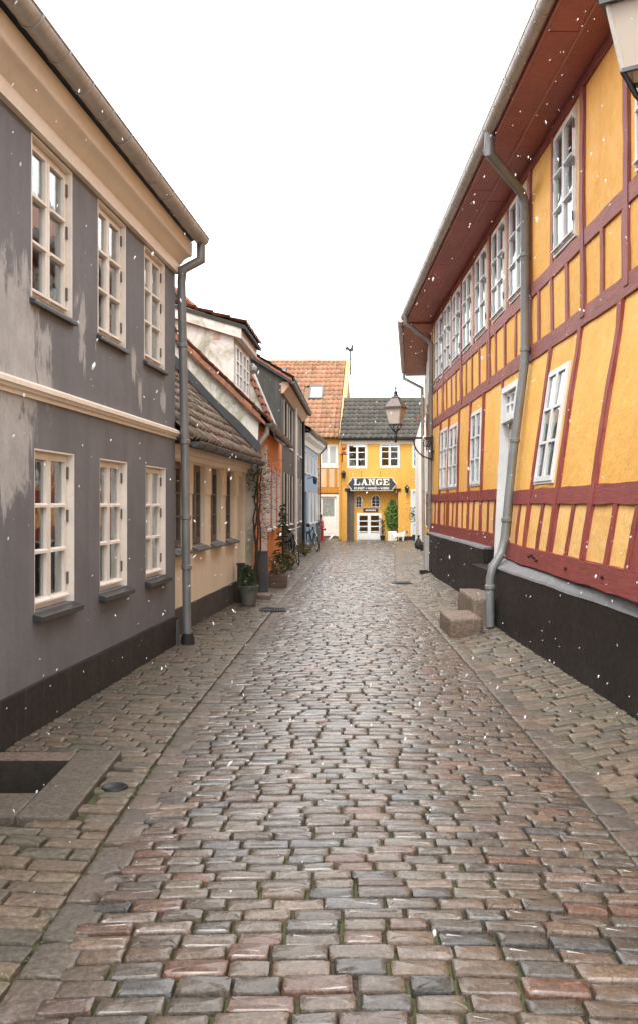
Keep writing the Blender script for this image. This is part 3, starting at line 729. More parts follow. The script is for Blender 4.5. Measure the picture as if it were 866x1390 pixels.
# ================================================================== LEFT: orange house with dormer
mO = frame((-1.2, 16.95), (.21, 8.0))(1)
orange = thing('orange_house', 'orange rendered house with red tile roof and white dormer', 'house', mO(3, 0, 0))
ow = [(2.5, 3.5), (4.2, 5.2), (5.9, 6.9)]
wall(mO, 0, 7.9, .2, 3.3, [(a, b2, 1.2, 2.5) for a, b2 in ow], .3).build('wall', 'orange_wall', orange)
MB().box(mO, 0, 7.9, -.1, .2, -.3, .02).build('plinth', 'dark_wall', orange)
for a, b2 in ow:
    window(orange, mO, a, b2, 1.2, 2.5, .05, 'white_paint', sill=(.09, .05, .05), sillmat='white_paint', lining=.03, curtain=((.05, .95),))
    MB().box(mO, a - .18, a - .03, 1.2, 2.6, .001, .03).build('window_surround', 'pink_trim', orange)
    MB().box(mO, b2 + .03, b2 + .18, 1.2, 2.6, .001, .03).build('window_surround', 'pink_trim', orange)
MB().box(mO, 1.45, 1.62, .55, 2.9, .001, .12).build('white_pilaster', 'white_wall', orange)
# near gable: white, streaked with mould, shows above the low roof
def gab(Y, pts, th=.25): return [(p[0], Y, p[1]) for p in pts], [(p[0], Y + th, p[1]) for p in pts]
ex, ez, sl = -.98, 3.22, .965
a_, b_ = gab(16.86, [(-1.24, .0), (-1.10, 3.22), (-1.10, 3.36), (-4.4, 3.40 + 3.22 * sl), (-7.6, 3.3), (-7.6, 0)])
mb = MB(); n = len(a_); mb.add(a_ + b_, [tuple(range(n)), tuple(range(n, 2 * n))] + [(i, (i + 1) % n, n + (i + 1) % n, n + i) for i in range(n)])
mb.build('gable', 'mould_white', orange)
rf = MB(); A0 = Vector((ex, 16.72, ez)); A1 = Vector((ex + .2, 23.9, ez + .02)); up = Vector((-3.45, 0, 3.45 * sl)); bk = Vector((-3.4, 0, -3.4 * sl))
tk_ = Vector((0, 0, -.07)); q6 = [A0, A1, A1 + up, A0 + up, A1 + up + bk, A0 + up + bk]; rf.add(q6 + [p + tk_ for p in q6], [(0, 1, 2, 3), (3, 2, 4, 5), (6, 7, 8, 9), (9, 8, 10, 11), (0, 1, 7, 6), (0, 3, 9, 6), (3, 5, 11, 9), (1, 2, 8, 7), (2, 4, 10, 8), (4, 5, 11, 10)])
roofO = rf.build('roof', 'tile_red', orange)
tile_roof(roofO, A0 + Vector((0, -.02, .02)), A1 - A0, up, 31, 11, .232, .34, 'tile_red', skip=lambda c, r: 5 <= c <= 17 and 2 < r < 9)
gutter(orange, (ex + .06, 16.95, ez - .02), (ex + .26, 23.9, ez), .06, 'zinc_dark', 8)
pipe(orange, [(ex + .02, 17.05, ez - .05), (ex + .02, 17.05, ez - .2), (-1.13, 17.08, ez - .42), (-1.12, 17.1, ez - .9)], .045, 'zinc')
for i in range(20):
    k0 = i * .155; x0_ = -1.06 - k0; x1_ = x0_ - .148; zz0 = 3.30 + (-1.18 - x0_) * sl; zz1 = 3.30 + (-1.18 - x1_) * sl; hh = .16 + .012 * (i % 2)
    vb = MB(); yy = 16.76 - .012 * (i % 2); q8 = [(x0_, yy, zz0), (x1_, yy, zz1), (x1_, yy, zz1 + hh), (x0_, yy, zz0 + hh)]; q8 += [(a, 16.862, c) for a, b2, c in q8]
    vb.add(q8, [(0, 1, 2, 3), (4, 5, 6, 7), (0, 1, 5, 4), (1, 2, 6, 5), (2, 3, 7, 6), (3, 0, 4, 7)]).build('verge_tile', 'tile_orange', roofO)
# dark flashing where the low roof meets the gable
mb = MB(); vs = []; fs = []
for i in range(25):
    k = i / 24; q = Vector((-1.06, 16.77, 2.62)).lerp(Vector((-4.0, 16.77, 2.62 + 2.94 * 1.03)), k); hh = .17 + .05 * mnoise.noise(Vector((k * 5, 1, 0)))
    vs += [q, q + Vector((0, 0, hh)), q + Vector((0, .088, hh + .02)), q + Vector((0, .088, 0))]
for i in range(24): fs += [(i * 4 + a, i * 4 + (a + 1) % 4, i * 4 + 4 + (a + 1) % 4, i * 4 + 4 + a) for a in range(4)]
mb.add(vs, fs + [(0, 1, 2, 3), (96, 97, 98, 99)])
mb.build('flashing', 'flashing', orange)
# dormer
dY0, dY1, dX = 18.45, 20.9, -1.70
def slope_z(x): return ez + (ex - x) * sl
mD = frame((dX, dY0), (.06, 1))(1)
dl = (dY1 - dY0)
pr = [(dX, slope_z(dX) - .05), (dX, 5.08), (-3.3, 5.62), (-3.3, slope_z(-3.3) - .05)]
for Y in (dY0, dY1):
    dorm = MB()
    sh = .06 * (Y - dY0)
    dorm.add([(x + sh, Y, z) for x, z in pr] + [(x + sh, Y + (.12 if Y == dY0 else -.12), z) for x, z in pr], [(0, 1, 2, 3), (4, 5, 6, 7), (0, 1, 5, 4), (1, 2, 6, 5), (2, 3, 7, 6), (3, 0, 4, 7)])
    dq = dorm.build('dormer_cheek', 'mould_white', orange); D_ = dq if Y == dY0 else D_
zb = slope_z(dX)
wall(mD, .12, dl - .12, zb - .05, 5.08, [(.22, dl - .22, zb + .12, 5.0)], .12).build('dormer_front', 'white_wall', D_)
window(orange, mD, .22, 1.2, zb + .12, 5.0, .0, 'white_paint', fw=.06, curtain=((.05, .95),), name='dormer_window')
window(orange, mD, 1.25, dl - .22, zb + .12, 5.0, .0, 'white_paint', fw=.06, curtain=((.05, .95),), name='dormer_window')
for (y0, y1, m_, nm) in ((dY0 - .10, dY0 + .0, 'mould_white', 'bargeboard'),):
    b_ = MB(); pts = [(dX + .16, 5.02), (dX + .16, 5.30), (-3.5, 5.90), (-3.5, 5.62)]
    b_.add([(x, y0, z) for x, z in pts] + [(x, y1 - .004, z) for x, z in pts], [(0, 1, 2, 3), (4, 5, 6, 7), (0, 1, 5, 4), (1, 2, 6, 5), (2, 3, 7, 6), (3, 0, 4, 7)]); b_.build(nm, m_, D_)
rfm = MB(); e0 = Vector((dX + .24, dY0 - .12, 5.28)); e1 = Vector((dX + .24 + .15, dY1 + .1, 5.28)); uv = Vector((-2.1, 0, .62))
rfm.add([e0, e1, e1 + uv, e0 + uv] + [p + Vector((0, 0, -.08)) for p in (e0, e1, e1 + uv, e0 + uv)], [(0, 1, 2, 3), (4, 5, 6, 7), (0, 1, 5, 4), (1, 2, 6, 5), (2, 3, 7, 6), (3, 0, 4, 7)])
rD = rfm.build('dormer_roof', 'under_roof', orange)
tile_roof(rD, e0 + Vector((0, 0, .01)), e1 - e0, uv, 11, 6, .235, .35, 'tile_red')
MB().box(mD, -.02, dl + .02, 5.04, 5.22, .02, .15).build('dormer_cornice', 'white_wall', orange)
MB().xbox(-2.12, -1.98, dY0 - .012, dY0 - .001, 5.02, 5.14).build('vent_grille', 'peach_trim', D_)
# steep white parapet at the far end with a tile coping
pts = [(-1.05, 3.3), (-1.72, 4.85), (-3.4, 4.85), (-3.4, 3.3)]
b_ = MB(); b_.add([(x, 22.3, z) for x, z in pts] + [(x, 22.55, z) for x, z in pts], [(0, 1, 2, 3), (4, 5, 6, 7), (0, 1, 5, 4), (1, 2, 6, 5), (2, 3, 7, 6), (3, 0, 4, 7)])
par = b_.build('parapet', 'mould_white', orange)
for i in range(8):
    k0 = i / 8; p0 = Vector((-1.03 - .69 * k0, 22.24, 3.32 + 1.56 * k0)); p1 = Vector((-1.03 - .69 * (k0 + .15), 22.24, 3.32 + 1.56 * (k0 + .15)))
    nn = Vector((.92, 0, .39)) * .07
    b_ = MB(); b_.add([p0, p1, p1 + nn * .8, p0 + nn * 1.5] + [q + Vector((0, .40, 0)) for q in (p0, p1, p1 + nn * .8, p0 + nn * 1.5)], [(0, 1, 2, 3), (4, 5, 6, 7), (0, 1, 5, 4), (1, 2, 6, 5), (2, 3, 7, 6), (3, 0, 4, 7)]); b_.build('coping_tile', 'tile_red', par)
b_ = MB(); b_.tube([(-.93, 22.6, 3.3), (-1.6, 22.6, 4.9)], .05, 6); b_.build('coping_lead', 'zinc', par)
hull = MB(); hull.xbox(-7.5, -1.3, 23.9, 24.1, 0, 3.2); hull.xbox(-7.6, -7.5, 17, 24, 0, 3.2); hull.build('other_walls', 'orange_wall', orange)
b_ = MB(); rr0 = Vector((-2.35, 21.2, 5.75)); rr1 = Vector((-4.6, 21.2, 7.75)); rr2 = Vector((-6.8, 21.2, 5.75)); bk2 = Vector((.1, 2.4, 0))
b_.add([rr0, rr1, rr2, rr0 + bk2, rr1 + bk2, rr2 + bk2], [(0, 1, 2), (3, 4, 5), (0, 1, 4, 3), (1, 2, 5, 4), (0, 2, 5, 3)]); rrf = b_.build('rear_roof', 'dark_gable', orange)
for i in range(13):
    p0 = rr0.lerp(rr1, i / 13) + Vector((.03, -.06, .02)); p1 = rr0.lerp(rr1, (i + 1.1) / 13) + Vector((.03, -.06, .02)); MB().tube([p0, p1], [.07, .055], 6).build('verge_tile', 'tile_red', rrf, True)
# satellite-like dark vent beside the dormer
MB().lathe((-1.52, 20.98, 4.72), [(.02, 0), (.10, .04), (.11, .12), (.04, .2)], 10).build('roof_vent', 'zinc', orange, True)

# ================================================================== LEFT: dark house
mB = frame((-1.02, 24.9), (.40, 9.0))(1)
dark = thing('dark_house', 'dark brown two-storey house with pale framed windows and slate roof', 'house', mB(4, 0, 0))
bw = [(1.0, 2.0), (3.0, 4.0), (5.4, 6.4), (7.4, 8.4)]
wall(mB, 0, 9.0, .2, 5.05, [(a, b2, 1.15, 2.6) for a, b2 in bw] + [(a, b2, 3.45, 4.65) for a, b2 in bw], .3).build('wall', 'dark_wall', dark)
MB().box(mB, 0, 9, -.1, .2, -.3, .03).build('plinth', 'black_plinth', dark)
for a, b2 in bw:
    for z0, z1 in ((1.15, 2.6), (3.45, 4.65)):
        W = window(dark, mB, a, b2, z0, z1, .10, 'white_paint', sill=(.05, .05, .03), sillmat='white_paint')
        MB().box(mB, a - .06, a - .004, z0, z1, .001, .02).build('casing', 'cream_paint', W); MB().box(mB, b2 + .004, b2 + .06, z0, z1, .001, .02).build('casing', 'cream_paint', W)
pipe(dark, [mB(4.6, 5.0, .08), mB(4.6, .3, .08)], .05, 'white_paint'); pipe(dark, [mB(8.75, 5.0, .08), mB(8.75, .1, .08)], .05, 'iron')
pts = [(-1.03, .0), (-1.03, 5.0), (-.84, 5.12), (-4.2, 7.2), (-7.6, 5.1), (-7.6, 0)]
b_ = MB(); n = len(pts); b_.add([(x, 24.88, z) for x, z in pts] + [(x, 25.1, z) for x, z in pts], [tuple(range(n)), tuple(range(n, 2 * n))] + [(i, (i + 1) % n, n + (i + 1) % n, n + i) for i in range(n)]); b_.build('gable', 'dark_gable', dark)
b_ = MB(); r0 = Vector((-.72, 24.78, 5.06)); r1 = Vector((-.34, 33.95, 5.06)); uv = Vector((-3.4, 0, 2.12)); dv = Vector((-3.4, 0, -2.12))
b_.add([r0, r1, r1 + uv, r0 + uv, r1 + uv + dv, r0 + uv + dv] + [p + Vector((0, 0, -.1)) for p in (r0, r1, r1 + uv, r0 + uv, r1 + uv + dv, r0 + uv + dv)], [(0, 1, 2, 3), (3, 2, 4, 5), (6, 7, 8, 9), (9, 8, 10, 11), (0, 1, 7, 6), (4, 5, 11, 10), (0, 3, 9, 6), (3, 5, 11, 9), (1, 2, 8, 7), (2, 4, 10, 8)])
rfd = b_.build('roof', 'flashing', dark)
tile_roof(rfd, r0 + Vector((0, 0, .01)), r1 - r0, uv, 27, 11, .34, .36, 'tile_dark')
for i in range(12):
    k0 = i / 12; p0 = r0 + uv * k0 + Vector((0, -.02, .03)); p1 = r0 + uv * (k0 + .085) + Vector((0, -.02, .03)); b_ = MB(); b_.add([p0, p1, p1 + Vector((0, .2, .03)), p0 + Vector((0, .2, .06)), p0 + Vector((0, 0, -.06)), p1 + Vector((0, 0, -.06))], [(0, 1, 2, 3), (0, 1, 5, 4)]); b_.build('verge_tile', 'tile_red', rfd)
MB().prism(mB, [(0, 4.72), (.06, 4.72), (.22, 4.93), (.22, 5.03), (0, 5.03)], .0, 9.0, 2).build('eaves_cornice', 'peach_trim', dark)
gutter(dark, mB(-.1, 5.03, .30), mB(9.05, 5.03, .30), .065, 'zinc_dark', 10)
hull = MB(); hull.xbox(-7.5, -.7, 33.8, 34.0, 0, 5); hull.xbox(-7.6, -7.5, 25, 34, 0, 5); hull.build('other_walls', 'dark_wall', dark)

# ================================================================== LEFT: blue house
mE = frame((-.60, 34.02), (.57, 7.0))(1)
blue = thing('blue_house', 'pale blue house with white cornice at the end of the left row', 'house', mE(3.4, 0, 0))
ew = [(.9, 1.7), (2.5, 3.3), (4.1, 4.9), (5.7, 6.5)]
wall(mE, 0, 7.0, .15, 4.35, [(a, b2, 1.0, 2.3) for a, b2 in ew[1:]] + [(a, b2, 2.95, 3.75) for a, b2 in ew] + [(.9, 1.7, .15, 2.2)], .3).build('wall', 'blue_wall', blue)
MB().box(mE, 0, 7, -.1, .15, -.3, .03).build('plinth', 'dark_gray_plinth', blue)
for i, (a, b2) in enumerate(ew):
    if i: window(blue, mE, a, b2, 1.0, 2.3, .06, 'white_paint', lining=.015, sill=(.09, .05, .04), sillmat='white_paint', curtain=((.05, .95),))
    window(blue, mE, a, b2, 2.95, 3.75, .06, 'white_paint', rows=2, lining=.015, sill=(.07, .04, .04), sillmat='white_paint', curtain=((.05, .95),))
dr = MB().box(mE, .92, 1.68, .16, 2.19, -.15, -.1).build('door', 'dark_wall', blue); MB().box(mE, 1.05, 1.55, 1.2, 2.0, -.1, -.09).build('door_panel', 'blue_wall', dr)
MB().prism(mE, [(0, 3.95), (.05, 3.95), (.10, 4.1), (.26, 4.22), (.28, 4.36), (0, 4.36)], -.02, 7.05, 2).build('eaves_cornice', 'white_wall', blue)
gutter(blue, mE(-.05, 4.42, .34), mE(7.1, 4.42, .34), .075, 'zinc_dark', 8)
pipe(blue, [mE(7.0, 4.37, .34), mE(7.0, 4.22, .34), mE(6.95, 3.95, .07), mE(6.95, .1, .07)], .04, 'zinc_dark')
b_ = MB(); r0 = mE(-.05, 4.44, .27); r1 = mE(7.05, 4.44, .27); uv = mE(0, 1.9, -3.0) - mE(0, 0, 0); dv = mE(0, -1.9, -3.0) - mE(0, 0, 0)
b_.add([r0, r1, r1 + uv, r0 + uv, r1 + uv + dv, r0 + uv + dv], [(0, 1, 2, 3), (3, 2, 4, 5), (0, 3, 5), (1, 2, 4), (0, 1, 4, 5)]); rfb = b_.build('roof', 'flashing', blue)
tile_roof(rfb, r0, r1 - r0, uv, 21, 10, .34, .35, 'tile_dark')
hull = MB(); hull.box(mE, 6.8, 6.998, 0, 4.4, -5.8, -.3); hull.box(mE, 0, 7, 0, 4.4, -6, -5.8); hull.build('other_walls', 'blue_wall', blue)
MB().tube([mE(2.0, 2.72, 0), mE(2.0, 2.78, .3)], .015, 6).build('lamp_arm', 'iron', blue); MB().lathe(mE(2.0, 2.5, .3), [(.02, 0), (.07, .03), (.09, .2), (.02, .3)], 8).build('hanging_lamp', 'iron', blue, True)

# ================================================================== END: house with the orange roof
def mEnd(Y0): return lambda u, z, d: Vector((u, Y0 - d, z))
m1 = mEnd(46.0); k1 = 46 / F
def U1(px): return (px - 433) * k1
def Z1(py): return H + (685 - py) * k1
oroof = thing('orange_roof_house', 'ochre house with steep orange pantile roof and white glazed door', 'house', (0, 46, 0))
wdw = (U1(420), U1(433.5), U1(458), Z1(632), Z1(603))
wall(m1, -6, 1.03, .0, 5.02, [(U1(433.5), U1(458.5), Z1(632.5), Z1(603)), (U1(431), U1(460), 0.0, Z1(670))], .25).build('wall', 'end_ochre', oroof)
window(oroof, m1, U1(433.5), U1(458.5), Z1(632.5), Z1(603), .0, 'white_paint', rows=1, fw=.07, st=.06, lining=.03, glassmat='frost')
MB().box(m1, U1(431), U1(459.5), Z1(661), Z1(635), .001, .02).build('timber_infill', 'infill_cream', oroof)
for px in (444, 455): MB().box(m1, U1(px - 1.6), U1(px + 1.6), Z1(661), Z1(635), .021, .06).build('stud', 'end_ochre_dark', oroof)
MB().box(m1, U1(431), U1(460), Z1(669), Z1(661.2), .001, .07).build('beam', 'end_ochre_dark', oroof)
MB().box(m1, U1(431), U1(460), Z1(635), Z1(633), .001, .05).build('sill_board', 'white_paint', oroof)
dw = MB(); dw.box(m1, U1(432), U1(434.5), .12, Z1(671), -.08, .04); dw.box(m1, U1(456.5), U1(459.4), .12, Z1(671), -.08, .04); dw.box(m1, U1(434.5), U1(456.5), Z1(674), Z1(671), -.08, .04)
D1 = dw.build('door_frame', 'white_paint', oroof)
dl_ = MB(); dl_.box(m1, U1(434.7), U1(456.3), .14, Z1(701), -.08, -.03); dl_.box(m1, U1(434.7), U1(437.5), Z1(701), Z1(674.3), -.08, -.03); dl_.box(m1, U1(453.5), U1(456.3), Z1(701), Z1(674.3), -.08, -.03); dl_.box(m1, U1(437.5), U1(453.5), Z1(676.8), Z1(674.3), -.08, -.03)
D2 = dl_.build('door', 'white_paint', oroof)
MB().box(m1, U1(437.5), U1(453.5), Z1(701), Z1(676.8), -.07, -.05).build('pane', 'door_glass', D2)
MB().box(m1, U1(439), U1(452), .25, .85, -.03, -.018).build('door_panel', 'white_paint', D2); MB().box(m1, U1(435.3), U1(436.6), 1.05, 1.2, -.03, .03).build('handle', 'iron', D2)
MB().box(m1, U1(431), U1(460), -.1, .12, -.1, .15).build('threshold', 'granite', oroof)
MB().box(m1, U1(460.5), 1.03, 0, 4.6, .001, .06).build('corner_post', 'end_ochre_dark', oroof)
b_ = MB(); e0 = Vector((-6, 45.7, 5.0)); e1 = Vector((1.06, 45.7, 5.0)); uv = Vector((.5, 4.8, 4.5)); dv = Vector((.5, 4.8, -4.5))
b_.add([e0, e1, e1 + uv, e0 + uv, e1 + uv + dv, e0 + uv + dv], [(0, 1, 2, 3), (3, 2, 4, 5), (0, 3, 5), (1, 2, 4), (0, 1, 4, 5)]); rfo = b_.build('roof', 'tile_orange', oroof)
SKY1 = ((-.2, 0), )
tile_roof(rfo, e1 - Vector((17 * .25 + .14, 0, -.02)), (1, 0, 0), uv, 17, 17, .25, .392, 'tile_orange', jit=.012, skip=lambda c, r: (c in (9, 10, 11) and r in (8, 9, 10)) or (c in (2, 3) and r in (13, 14)))
# ochre verge board with pale edge, ridge tiles
b_ = MB(); q = Vector((-.09, 0, .0)); s_ = Vector((.13, 0, 0)); up_ = Vector((0, -.10, .12)); vu = uv * 1.0
b_.add([e1 + q, e1 + s_, e1 + s_ + vu, e1 + q + vu, e1 + q + up_, e1 + s_ + up_, e1 + s_ + vu + up_, e1 + q + vu + up_], [(0, 1, 2, 3), (4, 5, 6, 7), (0, 1, 5, 4), (1, 2, 6, 5), (2, 3, 7, 6), (3, 0, 4, 7)]); b_.build('verge', 'verge_ochre', oroof)
for i in range(24):
    x = -4.4 + i * .25 + .0; b_ = MB(); b_.tube([(x, 50.5, 9.53), (x + .26, 50.5, 9.545)], .11, 8); b_.build('ridge_tile', 'tile_orange', rfo, True)
def skylight(c0, c1, r0, r1, O):
    Vn = uv.normalized(); Nn = Vector((1, 0, 0)).cross(Vn).normalized(); Nn = Nn if Nn.z > 0 else -Nn
    m_ = lambda u, z, d: O + Vector((u, 0, 0)) + Vn * z + Nn * d
    a, b2, c, d = c0 * .25 + .02, c1 * .25 - .02, r0 * .392, r1 * .392
    f = MB(); f.box(m_, a, b2, c, c + .09, 0, .13); f.box(m_, a, b2, d - .09, d, 0, .13); f.box(m_, a, a + .08, c + .09, d - .09, 0, .13); f.box(m_, b2 - .08, b2, c + .09, d - .09, 0, .13)
    S_ = f.build('skylight', 'zinc_dark', oroof); MB().box(m_, a + .08, b2 - .08, c + .09, d - .09, .03, .08).build('pane', 'frost', S_)
Or = e1 - Vector((17 * .25 + .14, 0, -.02)); skylight(9.0, 12.0, 8, 11, Or + Vector((.28, 0, 0))); skylight(2.6, 4.6, 13, 15, Or)
for (c, r) in ((5, 15), (10.5, 15), (10.8, 5)):
    q = Or + Vector((c * .25, 0, 0)) + uv.normalized() * (r * .392); MB().lathe(q, [(.12, 0), (.13, .13), (.05, .2)], 8).build('roof_vent', 'tile_red', oroof, True)
hull = MB(); hull.xbox(-6, 1.9, 55, 55.2, 0, 5); hull.xbox(.9, 1.03, 46.3, 54, 0, 5.0); hull.xbox(-6.2, -6, 46, 55, 0, 5); hull.build('other_walls', 'end_ochre', oroof)
# weather vane
vx, vy = at(475, 500, 50.4).x, 50.4
vane = thing('weather_vane', 'black rooster weather vane on a pole above the orange roof verge', 'weather vane', (vx, vy, 8.8))
zt = at(475, 476, 50.4).z
MB().tube([(vx, vy, 8.8), (vx, vy, zt)], .04, 6).build('pole', 'iron', vane)
MB().tube([(vx - .28, vy, zt - .45), (vx + .28, vy, zt - .45)], .018, 6).tube([(vx, vy - .28, zt - .45), (vx, vy + .28, zt - .45)], .018, 6).build('compass_arms', 'iron', vane)
roost = [(-.20, .0), (-.05, -.06), (.10, -.04), (.18, .08), (.30, .02), (.34, .16), (.26, .3), (.16, .3), (.08, .18), (-.02, .16), (-.08, .30), (-.04, .38), (-.12, .44), (-.2, .36), (-.26, .32), (-.19, .28), (-.2, .12)]
b_ = MB(); n = len(roost); b_.add([(vx - x * .8, vy - .015, zt + z * .8) for x, z in roost] + [(vx - x * .8, vy + .015, zt + z * .8) for x, z in roost], [tuple(range(n)), tuple(range(n, 2 * n))] + [(i, (i + 1) % n, n + (i + 1) % n, n + i) for i in range(n)]); b_.build('rooster', 'iron', vane)

# ================================================================== END: shop house
k2 = 43 / F; m2 = mEnd(43.0)
def U2(px): return (px - 433) * k2
def Z2(py): return H + (685 - py) * k2
shop = thing('shop_house', 'ochre shop house with dark tile roof and carriage opening', 'house', (2.8, 43, 0))
w1 = (U2(470.5), U2(498), Z2(635.5), Z2(602)); w2 = (U2(515), U2(542), Z2(635), Z2(601)); w3 = (U2(559), U2(577), Z2(635), Z2(601))
opn = (U2(470.5), U2(540), 0.0, Z2(666)); sdoor = (U2(557), U2(575), .0, Z2(664))
wall(m2, .96, 6.2, .0, 4.72, [w1, w2, w3, opn, sdoor], .35).build('wall', 'end_ochre', shop)
for W_ in (w1, w2, w3):
    window(shop, m2, *W_, .0, 'white_paint', fw=.07, st=.045, lining=.03, mun=.035, curtain=((.1, .4), (.7, .9)) if W_ is w1 else None, cz=.35)
MB().box(m2, opn[0] - .1, opn[1] + .12, Z2(666) + .002, Z2(663), .001, .06, 10, .01).build('lintel', 'iron', shop)
MB().box(m2, .97, 6.2, 4.55, 4.72, .001, .05).build('eaves_board', 'cream_wall', shop)
MB().box(m2, U2(541), 6.2, 0, .22, .001, .03).build('plinth', 'black_plinth', shop)
gutter(shop, m2(.9, 4.76, .2), m2(6.2, 4.76, .2), .07, 'iron', 8)
pipe(shop, [m2(.99, 4.7, .2), m2(.99, 4.5, .06), m2(.99, .1, .06)], .045, 'end_ochre')
b_ = MB(); e0 = m2(.93, 4.76, .15); e1 = m2(6.3, 4.76, .15); uv2 = Vector((.30, 2.5, 2.12)); dv2 = Vector((.30, 2.5, -2.12))
b_.add([e0, e1, e1 + uv2, e0 + uv2, e1 + uv2 + dv2, e0 + uv2 + dv2], [(0, 1, 2, 3), (3, 2, 4, 5), (0, 3, 5), (1, 2, 4), (0, 1, 4, 5)]); rfs = b_.build('roof', 'under_roof', shop)
tile_roof(rfs, e0 + Vector((0, 0, .02)), e1 - e0, uv2, 22, 10, .244, .335, 'tile_dark', jit=.014)
for i in range(22): b_ = MB(); x = 1.23 + i * .244; b_.tube([(x, 45.4, 6.9), (x + .25, 45.4, 6.91)], .09, 8); b_.build('ridge_tile', 'tile_dark', rfs, True)
# inside the carriage opening
def mi(u, z, d): return Vector((u, 43.40 - d, z))
k3 = 43.40 / F
def U3(px): return (px - 433) * k3
def Z3(py): return H + (685 - py) * k3
aw = [(U3(482.5), U3(490.5), Z3(689), Z3(673)), (U3(504), U3(515), Z3(688), Z3(672))]
idoor = (U3(484), U3(517.5), .02, Z3(696.5))
bw_ = wall(mi, U3(476), U3(546), 0, Z3(664) + .2, aw + [idoor], .2).build('inner_wall', 'end_ochre', shop)
for a, b2, c, d in aw:
    f = MB(); cx = (a + b2) / 2; rr = (b2 - a) / 2
    arcp = [Vector((cx + rr * math.cos(R(x_)), 0, d - rr + rr * math.sin(R(x_)))) for x_ in range(0, 181, 20)]
    pts = [mi(b2 - .01, c, .0)] + [mi(p.x, p.z, .0) for p in arcp] + [mi(a + .01, c, .0), mi(b2 - .01, c, 0)]; f.tube(pts, .022, 6)
    f.tube([mi(cx, c, 0), mi(cx, d, 0)], .014, 6)
    for q in (.33, .66): f.tube([mi(a, c + (d - c) * q * .85, 0), mi(b2, c + (d - c) * q * .85, 0)], .012, 6)
    Wn = f.build('arched_window', 'grey_white_paint', shop); MB().box(mi, a, b2, c, d, -.06, -.05).build('pane', 'glass', Wn)
    b_ = MB()
    for sgn in (1, -1):
        cpts = [mi(cx + sgn * rr, d + .002, .004)] + [mi(cx + sgn * rr * math.cos(R(x_)), d - rr + rr * math.sin(R(x_)), .004) for x_ in range(0, 91, 15)]; b_.poly(cpts)
    b_.build('spandrel', 'end_ochre', Wn)
window(shop, mi, idoor[0], idoor[1], idoor[2], idoor[3], -.01, 'white_paint', rows=4, fw=.07, st=.07, mun=.05, name='glazed_double_door')
for s_ in (0, 1):
    a = idoor[0] + .06 + s_ * (idoor[1] - idoor[0] - .12) / 2; MB().box(mi, a + .03, a + (idoor[1] - idoor[0] - .12) / 2 - .03, .05, .36, .02, .04).build('door_panel', 'white_paint', shop)
for (a, b2) in ((44.10, 44.2), ): MB().xbox(opn[0], opn[0] + .12, 43.2, 43.3, 0, 2.38).build('gate_post', 'planter_wood', shop)
MB().xbox(opn[0] + .125, opn[0] + .33, 43.25, 43.3, 0, 2.3).build('gate_leaf', 'brown_frame', shop)
hull = MB(); hull.xbox(.96, 6.2, 47.8, 48, 0, 4.7); hull.xbox(.97, 1.1, 43.36, 47.8, 0, 4.7); hull.xbox(6.1, 6.2, 43.36, 47.8, 0, 4.7); hull.xbox(1.1, 6.1, 43.4, 47.8, 2.45, 2.55); hull.build('other_walls', 'end_ochre', shop)
# the side door on the right
dd = MB(); dd.box(m2, sdoor[0], sdoor[0] + .1, 0, sdoor[3], -.1, .02); dd.box(m2, sdoor[1] - .1, sdoor[1], 0, sdoor[3], -.1, .02); dd.box(m2, sdoor[0] + .1, sdoor[1] - .1, sdoor[3] - .1, sdoor[3], -.1, .02)
DF = dd.build('door_frame', 'white_paint', shop); MB().box(m2, sdoor[0] + .1, sdoor[1] - .1, .05, sdoor[3] - .1, -.1, -.05).build('door', 'grey_white_paint', shop)
# sign LANGE
sg = thing('shop_sign', 'dark slate shop sign with cream lettering above the carriage opening', 'sign', m2(U2(503), Z2(657.5), .06))
X0, X1, Zt, Zb = U2(472), U2(536.5), Z2(648.3), Z2(666.2); zc = (Zt + Zb) / 2
def plate(x0, x1, zb, zt):
    r = .12; w_ = .17
    return [(x0 + r, zb), (x1 - r, zb), (x1 - r, zb + .09), (x1 - .06, zb + .15), (x1 + .05, zc), (x1 - .06, zt - .15), (x1 - r, zt - .09), (x1 - r, zt), (x0 + r, zt), (x0 + r, zt - .09), (x0 + .06, zt - .15), (x0 - .05, zc), (x0 + .06, zb + .15), (x0 + r, zb + .09)]
def slab(pts, d0, d1, mt, nm):
    b_ = MB(); n = len(pts); b_.add([m2(x, z, d0) for x, z in pts] + [m2(x, z, d1) for x, z in pts], [tuple(range(n)), tuple(range(n, 2 * n))] + [(i, (i + 1) % n, n + (i + 1) % n, n + i) for i in range(n)]); return b_.build(nm, mt, sg)
slab(plate(X0, X1, Zb, Zt), .06, .09, 'sign_cream', 'border'); slab(plate(X0 + .03, X1 - .03, Zb + .03, Zt - .03), .065, .10, 'sign_slate', 'board')
